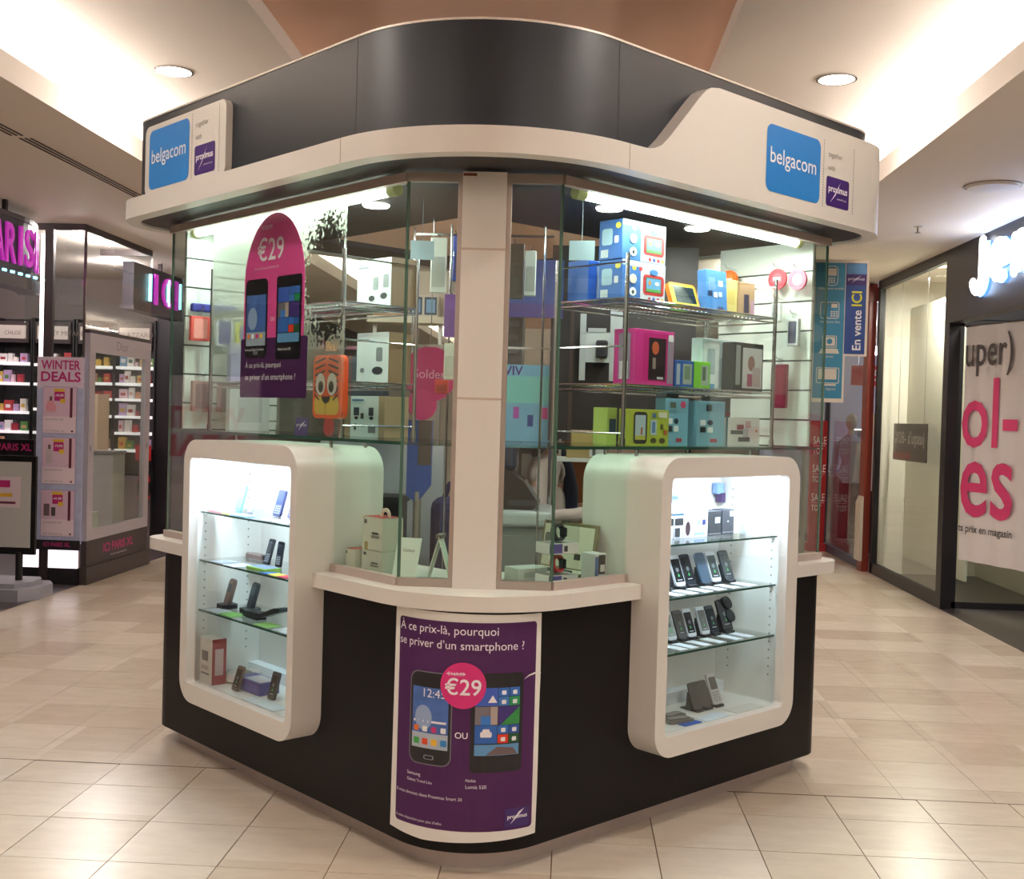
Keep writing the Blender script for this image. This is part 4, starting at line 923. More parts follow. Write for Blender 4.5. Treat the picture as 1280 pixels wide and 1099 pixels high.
# left cabinet: origin runs from the far edge
def FLc(v, u, z): return FL(v, u, z)
ZA2, ZB2, ZD2 = 1.1805, .9595, .7335
phone(FLc(1.67, .03, ZA2), 'pale phone with turquoise rim on the top shelf', (120, 214, 232), (150, 160, 190), .05, .118, 16, keys=True, stand=False)
phone(FLc(1.565, .03, ZA2), 'slim pale lilac phone on the top shelf', (172, 176, 214), (150, 160, 190), .036, .11, 16, keys=True, stand=False)
phone(FLc(1.335, .03, ZA2), 'dark blue keypad phone on the top shelf', (52, 58, 96), (70, 80, 130), .06, .118, 16, keys=True, stand=False)
phone(FLc(1.215, .03, ZA2), 'violet keypad phone at the near edge of the top shelf', (86, 84, 140), (110, 110, 160), .06, .11, 16, keys=True, stand=False)
cardp(FLc(1.66, -.04, ZA2), 'pink and yellow leaflet at the far end of the top shelf', .14, .05, (224, 90, 110)); cardp(FLc(1.56, -.045, ZA2), 'yellow leaflet strip on the top shelf', .06, .05, (226, 208, 90)); cardp(FLc(1.45, -.035, ZA2), 'sky blue leaflet on the top shelf', .13, .06, (128, 190, 228)); cardp(FLc(1.16, -.03, ZA2), 'white leaflet under the dark blue phone', .16, .07)
phone(FLc(1.43, .04, ZB2), 'black stick handset, far one of the pair on the second shelf', (30, 32, 40), (40, 42, 52), .042, .115, 16, keys=True, stand=False)
phone(FLc(1.33, .04, ZB2), 'black stick handset, near one of the pair on the second shelf', (28, 30, 38), (38, 40, 50), .042, .112, 8, keys=True, stand=False)
t = thing('flip_phone', 'brown phone lying at the back of the second shelf', 'phone', FLc(1.72, .10, ZB2)); B().prism(rrect(0, 0, .16, .05, .015), 0, .018).obj('shell', mt((120, 96, 92), .35), t); B().box(.135, .165, .004, .046, .001, .022, .004, 1).obj('hinge', BLACK, t)
for v, c, lab, d in ((1.60, (206, 220, 240), 'pale blue leaflet on the second shelf', .09), (1.47, (222, 232, 246), 'white leaflet on the second shelf', .10), (1.06, (218, 50, 88), 'crimson leaflet edge on the second shelf', .05), (1.13, (232, 214, 60), 'yellow leaflet edge on the second shelf', .05), (1.20, (40, 100, 190), 'blue leaflet edge on the second shelf', .05)): cardp(FLc(v, -.02 if d > .06 else -.055, ZB2), lab, .1 if d > .06 else .065, d, c)
t = carton(FLc(1.36, -.095, ZB2), .15, .08, .014, (150, 204, 60), 'flat lime green carton on the second shelf', [('t', .05, .1, .95, .95, (120, 146, 190))])
def cordless(M, label, c):
    t = thing('cordless_phone', label, 'telephone', M); b = B().prism(rrect(-.022, 0, .022, .125, .02), 0, .018, 'y').obj('handset', mt(c, .35), t, True); b.matrix_local = T(0, 0, .014) @ RX(-16)
    art(b, rrect(-.014, .06, .014, .1, .004), mt((90, 100, 104), .2), -.0008, 'screen'); B().prism(rrect(-.04, -.03, .04, .05, .02), 0, .02).obj('charger', mt((38, 36, 40), .4), t); return t
cordless(FLc(1.69, -.01, ZD2), 'brown and black cordless phone, far one on the third shelf', (116, 92, 84)); cordless(FLc(1.535, .02, ZD2), 'black cordless phone in its charger on the third shelf', (46, 50, 54))
t = thing('desk_phone', 'long dark bent handset lying on the green leaflets', 'telephone', FLc(1.46, -.05, ZD2)); B().prism([(0, .004), (.14, .014), (.30, .062), (.30, .078), (.26, .074), (.14, .032), (0, .03)], 0, .05, 'y').obj('handset', mt((44, 48, 54), .35), t); B().box(.02, .12, .002, .048, .0, .008).obj('pad', BLACK, t)
for v, c, lab in ((1.64, (196, 204, 214), 'grey leaflet at the far end of the third shelf'), (1.52, (130, 196, 96), 'green leaflet on the third shelf'), (1.22, (150, 204, 110), 'pale green leaflet under the bent handset'), (1.07, (214, 222, 230), 'white leaflet at the near end of the third shelf')): cardp(FLc(v, -.03, ZD2), lab, .11, .075, c)
carton(FLc(1.735, -.107, ZE), .115, .07, .205, (224, 214, 204), 'upright white and red carton on the left cabinet floor', [('r', 0, 0, 1, 1, (176, 56, 62)), ('r', .2, .2, .8, .78, (216, 190, 190)), ('f', .2, .5, .7, .72, (110, 96, 92)), ('f', .15, .3, .75, .4, (190, 170, 160)), ('f', .15, .2, .8, .24, (110, 100, 96))], name='upright_box')
t = thing('router', 'grey oval router box lying at the back of the left cabinet', 'router', FLc(1.735, .0, ZE)); B().lathe([(.075, 0), (.09, .012), (.085, .03), (.075, .04)], 28, (.11, .055, 0)).obj('shell', mt((196, 190, 184), .5), t, True); B().prism(ell(.12, .055, .05, .03, 16), .04, .043).obj('pad', mt((120, 112, 96), .5), t)
carton(FLc(1.53, -.04, ZE), .21, .10, .055, (84, 74, 160), 'low purple carton on the left cabinet floor', [('t', .3, .1, .95, .9, (206, 204, 214)), ('f', .4, .2, .9, .8, (96, 88, 176))])
phone(FLc(1.47, -.078, ZE), 'brown phone leaning on the purple carton', (104, 84, 72), (70, 58, 54), .052, .11, 18, stand=False)
phone(FLc(1.245, -.03, ZE), 'dark phone with blue screen mark at the near floor edge', (48, 44, 44), (70, 66, 64), .056, .118, 14, stand=False)
cardp(FLc(1.2, -.04, ZE), 'white leaflet under the dark phone on the left cabinet floor', .26, .08, (214, 222, 228))

# ================================================================== inside the kiosk
# hooks with hanging packs behind the corner post
t = thing('hook_panel', 'grey pegboard with rows of prongs behind the corner post', 'pegboard', T(-.72, 5.02, 1.95)); B().box(0, .62, 0, .008, 0, .01).box(0, .62, 0, .008, .5, .51).obj('rail', CHROME, t)
for x in (.16, .36, .58): B().cyl((x, .004, -1.95), (x, .004, .55), .005, 8).obj('upright', CHROME, t)
def pack(x, y, z, w_, h_, c, lab):
    t = thing('blister_pack', lab, 'package', T(x, y, z)); B().box(-w_/2, w_/2, -.012, .004, -h_, 0, .003, 1).obj('card', mt(c, .35), t); B().tube([(0, -.06, .012), (0, .15, .006)], .0025, 6).obj('prong', CHROME, t)
    B().box(-w_*.4, w_*.4, -.022, -.012, -h_*.9, -h_*.35, .004, 1).obj('blister', PLASTIC, t)
for a in ((-.60, 4.90, 2.42, .07, .24, (206, 208, 200), 'white hanging pack high beside the corner post'), (-.55, 4.95, 2.18, .05, .19, (120, 80, 150), 'purple edged hanging pack beside the corner post'), (-.54, 4.9, 1.96, .05, .16, (206, 206, 190), 'cream hanging pack above a red one'), (-.57, 4.88, 1.80, .06, .06, (190, 60, 44), 'red hanging pack low beside the corner post'), (-.53, 4.96, 2.44, .03, .2, (60, 90, 180), 'slim blue hanging pack beside the corner post'),
          (-.27, 4.9, 2.40, .09, .24, (64, 60, 52), 'dark hanging pack on the prongs right of the post'), (-.20, 4.96, 2.38, .05, .2, (176, 186, 180), 'clear hanging pack beside the dark pack')): pack(*a)
# dark column board with a screen bracket
t = thing('column_board', 'dark brown board in the middle of the kiosk behind the right rack', 'panel', T(.0, 5.75, 1.53)); B().box(-.12, .62, 0, .05, 0, 1.0).obj('board', mt((44, 36, 34), .5), t); B().box(-.02, -.0, -.006, 0, 0, 1.0).obj('edge_strip', mt((70, 52, 44), .5), t); B().cyl((-.1, .025, -1.53), (-.1, .025, 0), .015, 10).cyl((.6, .025, -1.53), (.6, .025, 0), .015, 10).obj('leg', CHROME, t)
t = thing('screen_bracket', 'grey metal screen bracket fixed to the dark board', 'bracket', T(.03, 5.60, 1.84)); GM = mt((168, 172, 170), .4, .5)
B().box(0, .03, 0, .03, 0, .33).obj('upright', GM, t); B().box(.15, .21, 0, .03, .0, .36).obj('upright', GM, t); B().box(.02, .16, .005, .02, .09, .24).obj('plate', mt((176, 180, 176), .5, .3), t); B().box(.08, .14, -.03, .02, .11, .2, .01, 2).obj('pivot', BLACK, t); B().box(.04, .13, 0, .02, .24, .26).obj('lip', GM, t)
B().box(.05, .15, .03, .15, .1, .2).obj('arm', BLACK, t)
# blue and printed panels seen left of the board
t = thing('advertisement', 'blue printed header panel behind the prongs', 'panel', T(-.36, 5.65, 2.10)); B().box(0, .30, 0, .02, .05, .34).obj('board', mt((46, 66, 124), .5, var=.25, scale=4), t); B().box(0, .30, -.002, .0, 0.05, .12).obj('stripe', mt((66, 52, 110), .5), t)
t = thing('wall_poster', 'pale blue price list poster on the back panel', 'poster', T(-.42, 5.85, 1.52)); B().box(0, .35, 0, .01, 0, .40).obj('sheet', mt((108, 160, 184), .6, var=.2, scale=9), t); art(t, rect(.02, .2, .33, .34), mt((110, 176, 166), .6), -.001, 'print')
for k, c in enumerate(((190, 110, 60), (160, 70, 150), (40, 60, 120), (190, 60, 120))): art(t, rect(.04+.075*k, .08+.04*(k % 2), .07+.075*k, .14+.04*(k % 2)), mt(c, .6), -.001, 'picture')
text(t, 'VIV', .06, .345, NAVY, w=.1, y=-.001, bold=.02)
t = thing('back_cabinet', 'dark back unit with open shelves in the kiosk middle', 'cabinet', T(-.52, 5.9, 0)); B().box(0, .25, 0, .3, 0, 2.3).obj('body', mt((70, 62, 56), .6), t)
for z in (1.98, 2.05, 2.12): B().box(.02, .23, -.01, 0, z, z+.03).obj('louvre', mt((84, 80, 78), .5), t)
t = thing('wood_panel', 'orange brown wooden back panel inside the kiosk', 'panel', T(-.62, 6.44, .3)); WOOD = mt((176, 112, 66), .5, var=.14, scale=5, name='orange_wood'); B().box(0, .75, 0, .03, 0, 1.38).obj('board', WOOD, t); B().box(0, .75, -.004, 0, .80, .806).obj('joint', mt((110, 66, 40), .6), t)
def brown(x, y, z, w_, h_, lab, pr): carton(T(x, y, z), w_, .14, h_, (166, 142, 84), lab, pr)
tsh = thing('stock_shelf', 'pale shelf board inside the kiosk carrying brown cartons', 'shelf', T(-.08, 5.38, 1.44)); B().box(0, .36, 0, .2, 0, .018).obj('board', mt((196, 196, 190), .5), tsh)
for x in (.02, .32): B().box(x, x+.012, .18, .40, -.01, .10).obj('support', ALU, tsh)
brown(-.02, 5.40, 1.458, .20, .07, 'kraft carton with a white label, lower on the stock shelf', [('f', .55, .1, .98, .9, (206, 210, 206)), ('f', .62, .2, .7, .8, (90, 90, 90))])
brown(.0, 5.40, 1.529, .17, .062, 'kraft carton, upper of the two on the stock shelf', [('f', .05, .1, .6, .9, (176, 152, 84))])
t = thing('low_cabinet', 'white low desk unit in the kiosk behind the corner', 'desk', T(-.35, 5.15, 0)); GREYP = mt((150, 160, 160), .5); B().box(0, .24, 0, .45, .06, 1.14).obj('body', GREYP, t); B().box(-.02, .27, -.03, .48, 1.14, 1.215, .02, 3).obj('top', mt((196, 206, 206), .4), t); B().box(.01, .23, .02, .4, 0, .06).obj('kick', BLACK, t); B().box(.01, .23, -.012, 0, .1, 1.1).obj('door', mt((140, 150, 150), .45), t)
t = thing('printer', 'black receipt printer on the grey desk unit', 'printer', T(-.34, 5.2, 1.215)); B().prism([(0, 0), (.17, 0), (.20, .03), (.13, .13), (.06, .18), (0, .19)], 0, .25, 'y').obj('body', BLACK, t); B().box(.06, .2, -.004, .1, .02, .045).obj('paper_tray', mt((60, 64, 70), .4), t); B().box(.0, .09, .05, .2, .18, .31, .02, 2).obj('screen', mt((28, 40, 66), .2), t)
t = thing('notice_board', 'small white price notes pinned on the wooden panel', 'notice', T(-.34, 6.425, 1.28)); B().box(0, .26, -.01, 0, .0, .16).obj('note', mt((206, 208, 206), .6), t); B().box(.02, .24, -.012, 0, .16, .25).obj('note', mt((90, 84, 80), .6), t)
# left half of the interior: pink sale disc, blue banner, black crate, grey partition
t = thing('sale_disc', 'pink round hanging sale sign inside the kiosk', 'sign', T(-.645, 5.055, 1.83)); o = B().lathe([(.125, -.006), (.125, .006)], 36).obj('disc', mt((190, 36, 100), .45), t); o.matrix_local = RZ(25) @ RX(90)
o2 = text(t, 'Soldes!', 0, 0, mt((236, 170, 190), .5), w=.16, y=-.008, align='C'); o2.matrix_local = RZ(25)
B().cyl((0, 0, .12), (0, 0, .726), .002, 6).obj('string', CHROME, t); o = B().lathe([(.07, -.004), (.07, .004)], 28).obj('small_disc', mt((200, 50, 110), .45), t); o.matrix_local = T(-.03, -.02, -.14) @ RZ(30) @ RX(90)
t = thing('blue_stand', 'blue promotional totem on a silver pole inside the kiosk', 'totem', T(-.68, 4.98, 0)); B().prism([(-.05, 1.28), (.0, 1.25), (.06, 1.33), (.06, 1.62), (-.05, 1.62)], 0, .03, 'y').obj('panel', mt((44, 84, 170), .5), t); B().box(.0, .06, -.003, 0, 1.42, 1.62).obj('photo', mt((96, 80, 76), .6, var=.3, scale=15), t); B().cyl((0, .015, .02), (0, .015, 1.3), .018, 16).obj('pole', ALU, t, True); B().lathe([(.08, 0), (.08, .012), (.03, .02)], 24).obj('foot', ALU, t, True)
t = thing('crate', 'black storage crate behind the counter cartons', 'crate', T(-1.06, 5.0, .86)); B().box(0, .30, 0, .25, 0, .40, .01, 2).obj('tub', BLACK, t); B().box(-.01, .31, -.01, .26, .38, .41).obj('rim', mt((40, 40, 44), .5), t); B().box(.02, .28, .02, .23, -.86, 0).obj('pedestal', mt((120, 124, 124), .6), t)
t = thing('partition', 'pale grey partition inside the left half of the kiosk', 'partition', T(-1.25, 5.55, 0)); B().box(0, .62, 0, .03, .05, 1.5).obj('board', mt((170, 176, 178), .5), t); B().box(.24, .27, -.01, 0, 1.2, 1.48).obj('handle', mt((50, 56, 76), .4), t); B().box(0, .62, -.004, .034, 0, .05).obj('kick', ALU, t)
t = thing('blue_bag', 'dark blue holdall on the floor unit behind the stacked cartons', 'bag', T(-.64, 5.12, ZC-.12)); B().box(0, .24, 0, .2, .0, .38, .05, 3).obj('bag', mt((26, 30, 84), .7), t); B().tube([(.05, .1, .36), (.08, .1, .44), (.16, .1, .44), (.19, .1, .36)], .012, 8).obj('handle', mt((30, 34, 90), .7), t); B().box(.0, .24, 0, .2, -.88, .0).obj('unit', mt((120, 124, 124), .6), t)
t = thing('back_shelf', 'cream shelf board with tablet cartons seen through the kiosk', 'shelf', T(-1.12, 6.02, 2.14)); B().box(0, .42, 0, .2, 0, .035).obj('board', mt((214, 200, 176), .5), t); B().box(0, .42, .18, .2, 0, .3).obj('back', mt((206, 194, 178), .6), t)
for x in (.02, .38): B().box(x, x+.02, .08, .11, -2.141, 0).obj('leg', ALU, t)
carton(T(-1.09, 6.06, 2.175), .17, .1, .125, (206, 150, 96), 'orange topped tablet carton on the back shelf', [('f', 0, .72, 1, 1, (220, 100, 40)), ('f', .1, .1, .7, .6, (190, 160, 140)), ('f', .2, .2, .4, .5, (120, 90, 80))]); carton(T(-.90, 6.06, 2.175), .16, .1, .12, (214, 200, 180), 'pale carton with two blue tablet pictures on the back shelf', [('f', .04, .1, .46, .9, (44, 54, 84)), ('f', .54, .1, .96, .9, (44, 54, 84)), ('f', .1, .2, .4, .8, (110, 160, 206)), ('f', .6, .2, .9, .8, (110, 160, 206))])
t = thing('bag_rack', 'dark grey backpack hanging behind the left wire rack', 'backpack', T(-1.12, 5.40, 1.62)); B().box(0, .22, 0, .1, 0, .30, .03, 3).obj('pack', mt((58, 64, 68), .8, bump=.3, scale=200), t); B().tube([(.06, .05, .29), (.08, .05, .36), (.14, .05, .36), (.16, .05, .29)], .01, 8).obj('strap', mt((46, 50, 54), .8), t); B().box(.03, .19, -.02, 0, .04, .15, .01, 2).obj('pocket', mt((52, 58, 62), .8), t)
for x, c, lab in ((-.87, (110, 110, 40), 'olive soft case beside the hanging backpack'), (-.83, (150, 40, 80), 'crimson soft case beside the hanging backpack')): o = B().box(0, .03, 0, .02, 0, .09, .008, 2).obj('soft_case', mt(c, .7), M=T(x, 5.45, 1.86)); tag(o, lab, 'phone case')
tag(B().box(0, .36, 0, .02, 0, .016).box(.005, .013, .006, .014, .016, .601).box(.347, .355, .006, .014, .016, .601).obj('hang_bar', CHROME, M=T(-1.14, 5.448, 1.955)), 'chrome hanging bar behind the left wire rack', 'bar')
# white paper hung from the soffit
tag(B().box(0, .10, 0, .002, 0, .08).box(.049, .051, 0, .002, .08, .256).obj('paper_note', mt((150, 168, 176), .6), M=T(-.70, 4.72, 2.30) @ RZ(8)), 'white paper note hanging left of the corner post', 'note'); tag(B().box(0, .105, 0, .002, 0, .08).box(.051, .053, 0, .002, .08, .261).obj('paper_note', mt((150, 168, 176), .6), M=T(-.03, 4.62, 2.295) @ RZ(-8)), 'white paper note hanging right of the corner post', 'note')

# --- shop assistant
def skin_mesh(name, nodes, edges, mat, parent, sub=2, M=None):
    me = bpy.data.meshes.new(name); me.from_pydata([n[0] for n in nodes], edges, []); o = bpy.data.objects.new(name, me); COL.objects.link(o)
    sk = o.modifiers.new('s', 'SKIN'); sk.use_smooth_shade = True
    for i, n in enumerate(nodes):
        sv = me.skin_vertices[0].data[i]; r = n[1]; sv.radius = r if isinstance(r, tuple) else (r, r); sv.use_root = (i == 0)
    ss = o.modifiers.new('u', 'SUBSURF'); ss.levels = sub; ss.render_levels = sub
    bpy.context.view_layer.update(); dg = bpy.context.evaluated_depsgraph_get(); m2 = bpy.data.meshes.new_from_object(o.evaluated_get(dg))
    bpy.data.objects.remove(o); m2.materials.clear(); m2.materials.append(mat)
    for p in m2.polygons: p.use_smooth = True
    o = bpy.data.objects.new(name, m2); COL.objects.link(o); o.parent = parent
    return o
per = thing('person', 'person in a pale beige sweater and dark scarf standing inside the kiosk', 'person', T(-.13, 6.1, 0) @ RZ(5))
SKIN = mt((206, 158, 130), .5); SW = mt((196, 180, 172), .9, bump=.4, scale=300); TR = mt((34, 34, 40), .8)
# facing +x; y to the person's left (away), -y the near arm
body = [((0, 0, .93), (.12, .15)), ((.0, 0, 1.12), (.10, .135)), ((.0, 0, 1.30), (.11, .15)), ((.01, 0, 1.40), (.07, .10)), ((.03, 0, 1.47), .045), ((.05, 0, 1.55), (.075, .07)), ((.055, 0, 1.63), (.075, .07)),
        ((0, -.17, 1.36), .05), ((-.03, -.21, 1.12), .04), ((.14, -.19, 1.13), .034), ((.23, -.15, 1.16), .026), ((.29, -.13, 1.17), .02),
        ((0, .17, 1.36), .05), ((-.02, .21, 1.12), .04), ((.15, .18, 1.13), .034), ((.24, .15, 1.16), .026), ((.30, .13, 1.17), .02),
        ((0, -.09, .86), .085), ((.01, -.09, .48), .06), ((-.01, -.09, .09), .042), ((.12, -.1, .03), .03), ((0, .09, .86), .085), ((.01, .09, .48), .06), ((-.01, .09, .09), .042), ((.12, .1, .03), .03)]
be = [(0, 1), (1, 2), (2, 3), (3, 4), (4, 5), (5, 6), (3, 7), (7, 8), (8, 9), (9, 10), (10, 11), (3, 12), (12, 13), (13, 14), (14, 15), (15, 16), (0, 17), (17, 18), (18, 19), (19, 20), (0, 21), (21, 22), (22, 23), (23, 24)]
skin_mesh('body', body, be, SKIN, per)
skin_mesh('sweater', [((0, 0, .97), (.145, .175)), ((.0, 0, 1.12), (.12, .155)), ((.0, 0, 1.30), (.13, .17)), ((.01, 0, 1.405), (.085, .12)), ((0, -.175, 1.37), .066), ((-.03, -.215, 1.12), .055), ((.14, -.195, 1.13), .046), ((.21, -.16, 1.155), .036), ((0, .175, 1.37), .066), ((-.02, .215, 1.12), .055), ((.15, .185, 1.13), .046), ((.22, .16, 1.155), .036)],
          [(0, 1), (1, 2), (2, 3), (3, 4), (4, 5), (5, 6), (6, 7), (3, 8), (8, 9), (9, 10), (10, 11)], SW, per)
skin_mesh('trousers', [((0, 0, .96), (.13, .165)), ((0, -.095, .84), .10), ((.01, -.09, .48), .075), ((-.01, -.09, .10), .06), ((0, .095, .84), .10), ((.01, .09, .48), .075), ((-.01, .09, .10), .06)], [(0, 1), (1, 2), (2, 3), (0, 4), (4, 5), (5, 6)], TR, per)
skin_mesh('scarf', [((.02, 0, 1.46), (.085, .10)), ((.10, -.03, 1.40), .05), ((.135, -.03, 1.25), .045), ((.14, -.02, 1.12), .04)], [(0, 1), (1, 2), (2, 3)], mt((40, 44, 66), .9), per)
B().ball((.02, 0, 1.61), (.105, .095, .115), 20, 14).ball((-.05, 0, 1.54), (.06, .085, .12), 16, 10).obj('hair', mt((44, 36, 32), .6), per, True)
for s in (-1, 1):
    for k in range(4): skin_mesh('finger', [((.285, s*.13+.012*(k-1.5), 1.172-.004*k), .0085), ((.32, s*.128+.013*(k-1.5), 1.172-.004*k), .0075), ((.345-.004*k, s*.125+.012*(k-1.5), 1.155), .0065)], [(0, 1), (1, 2)], SKIN, per, 1)
    skin_mesh('thumb', [((.265, s*.13, 1.18), .0095), ((.29, s*.125, 1.205), .008), ((.312, s*.12, 1.21), .007)], [(0, 1), (1, 2)], SKIN, per, 1)
    B().ball((.122, s*.032, 1.60), (.008, .012, .007), 10, 6).obj('eye', BLACK, per, True)
B().prism([(.12, 1.60), (.15, 1.565), (.12, 1.557)], -.012, .012, 'y').obj('nose', SKIN, per, True); B().box(.108, .126, -.022, .022, 1.525, 1.533).obj('mouth', mt((170, 90, 86), .5), per)

# ================================================================== blue board fixed to the far right corner of the kiosk
bd = thing('info_board', 'blue stepped board with device icons and upright lettering beside the kiosk', 'sign', T(1.20, 5.72, 1.765))
WB, HB = .268, .716
outl = [(0, 0), (.16, 0), (.16, .235), (WB, .235), (WB, HB), (0, HB)]
B().prism(outl, 0, .012, 'y').obj('board', mt((226, 214, 200), .5), bd)
art(bd, [(.004, .02), (.15, .02), (.15, .70), (.004, .70)], mt((52, 134, 172), .45), -.001, 'blue_field')
art(bd, [(.154, .245), (.256, .245), (.256, .70), (.154, .70)], mt((40, 72, 142), .45), -.001, 'navy_field'); art(bd, rect(.158, .645, .254, .698), mt((90, 140, 190), .45, var=.3, scale=20), -.0015, 'sky_photo'); art(bd, rect(.154, .59, .256, .645), NAVY, -.0015, 'logo_square'); text(bd, 'proximus', .165, .61, INK, w=.08, y=-.002); art(bd, [(.18, .6), (.2, .615), (.23, .64), (.21, .628)], INK, -.002, 'swoosh')
text(bd, 'En vente', .236, .265, INK, w=.20, y=-.002, bold=.015, rot=90); text(bd, 'ICI', .236, .485, mt((222, 218, 60), .5), w=.075, h=.052, y=-.002, bold=.02, rot=90)
IC = mt((222, 214, 202), .5)
def frame2(x0, z0, x1, z1, r, t_=.004, y=-.002):
    o_, i_ = rrect(x0, z0, x1, z1, r), rrect(x0+t_, z0+t_, x1-t_, z1-t_, max(r-t_, .002)); bm = bmesh.new()
    a = [bm.verts.new((p[0], y, p[1])) for p in o_]; b = [bm.verts.new((p[0], y, p[1])) for p in i_]
    for k in range(len(a)): j = (k+1) % len(a); bm.faces.new((a[k], a[j], b[j], b[k]))
    me = bpy.data.meshes.new('icon'); bm.to_mesh(me); bm.free(); me.materials.append(IC); o = bpy.data.objects.new('icon', me); COL.objects.link(o); o.parent = bd
def dots(x0, z0, s_=.009):
    for i in range(3):
        for j in range(3): art(bd, rrect(x0+i*s_*1.4, z0+j*s_*1.2, x0+i*s_*1.4+s_, z0+j*s_*1.2+s_*.8, .002, 2), IC, -.002, 'icon')
frame2(.055, .585, .115, .685, .022); art(bd, rrect(.064, .635, .106, .672, .006), IC, -.002, 'icon'); dots(.066, .598)
text(bd, 'téléphonie mobile', .02, .562, IC, w=.125, y=-.002)
frame2(.06, .42, .125, .505, .012); frame2(.03, .42, .062, .505, .014); art(bd, rect(.085, .475, .115, .495), IC, -.002, 'icon'); dots(.083, .43); text(bd, 'téléphonie fixe', .03, .395, IC, w=.10, y=-.002)
frame2(.045, .275, .118, .335, .006); art(bd, rect(.054, .284, .109, .327), IC, -.002, 'icon'); art(bd, ell(.082, .306, .014, .014, 14), mt((52, 134, 172), .45), -.0025, 'icon'); art(bd, [(.03, .245), (.132, .245), (.122, .27), (.042, .27)], IC, -.002, 'icon'); text(bd, 'internet', .05, .225, IC, w=.055, y=-.002)
frame2(.02, .095, .135, .175, .008); art(bd, rect(.03, .115, .122, .168), IC, -.002, 'icon'); art(bd, rect(.05, .083, .12, .092), IC, -.002, 'icon'); text(bd, 'tv digitale', .05, .058, IC, w=.07, y=-.002)
B().box(-.02, .10, .012, .03, .60, .63).box(-.02, .10, .012, .03, .1, .13).obj('bracket', ALU, bd)
B().cyl((-.015, .03, -1.765), (-.015, .03, .72), .012, 12).obj('pole', ALU, bd, True)

# ================================================================== perfume shop on the left
XF = -4.47
BRN = mt((62, 50, 50), .45, name='dark_bronze'); SHB = mt((30, 27, 30), .5)
PK = mt((196, 44, 120), .5, name='magenta_print'); NEON = mt((206, 52, 196), .4, emit=.45, var=.02, name='neon_magenta'); CYAN = mt((150, 230, 245), .4, emit=3, var=.02)
def FX(y, z, x=XF): return T(x, y, z) @ RZ(90)             # faces the corridor (+X): local x runs along +Y
o = struct(B().box(-14, -5.32, 14.35, 14.5, 0, 3.3).obj('wall_perfume_back', mt((104, 94, 90), .6))); o['label'] = 'dark back wall of the perfume shop'
o = struct(B().box(-5.32, XL, 14.1, 14.3, 0, 3.3).box(-4.6, XL, 14.3, 27, 0, 3.3).obj('wall_perfume_pier', mt((26, 23, 28), .35, var=.1))); o['label'] = 'black glossy pier beside the perfume shop'
o = struct(B().box(-14, -13.8, -9, 14.4, 0, 3.3).obj('wall_perfume_side', mt((90, 80, 80), .7))); o['label'] = 'side wall of the perfume shop'
# glass box at the entrance corner
gb = thing('glass_box', 'glass entrance box with dark bronze top frame at the perfume shop', 'glass screen', T(XF, 10.05, 0))
B().box(-.56, 0, -.015, .015, 3.24, 3.3).box(-.03, .0, 0, 1.62, 3.24, 3.3).box(-.56, -.02, 1.6, 1.63, 3.24, 3.3).obj('top_frame', BRN, gb)
B().box(-.56, -.01, -.006, .006, .15, 3.24).obj('glass_pane', GLASS, gb); B().box(-.012, -.0, 0, 1.62, .1, 3.24).obj('glass_pane', GLASS, gb)
B().box(-.012, .008, -.01, .01, .0, 3.24).obj('corner_bead', mt((120, 108, 104), .3, .6), gb); B().box(-.36, -.28, -.05, -.005, 0, 3.24).obj('post', BRN, gb)
ls = B().box(-.40, -.36, -.045, -.01, 2.06, 3.2).obj('light_strip', mt((255, 236, 236), .4, emit=5, var=0), gb)
B().box(-.58, .0, -.04, 0, 0, .15).obj('base', SHB, gb); B().box(-.58, -.01, -.035, -.007, .15, .40).obj('lit_base', mt((250, 236, 246), .5, emit=1.5, var=.01), gb)
wp = thing('winter_poster', 'pale blue winter deals poster with three perfume offers', 'poster', T(-4.87, 9.985, .38))
B().box(0, .435, 0, .012, 0, 1.70).obj('board', mt((186, 190, 216), .6, var=.22, scale=14), wp)
art(wp, rect(.0, 1.42, .435, 1.70), mt((226, 206, 220), .6, var=.12, scale=40), -.001, 'header'); text(wp, 'WINTER', .035, 1.585, PK, w=.365, h=.085, y=-.002, bold=.02); text(wp, 'DEALS', .035, 1.475, PK, w=.37, h=.092, y=-.002, bold=.025)
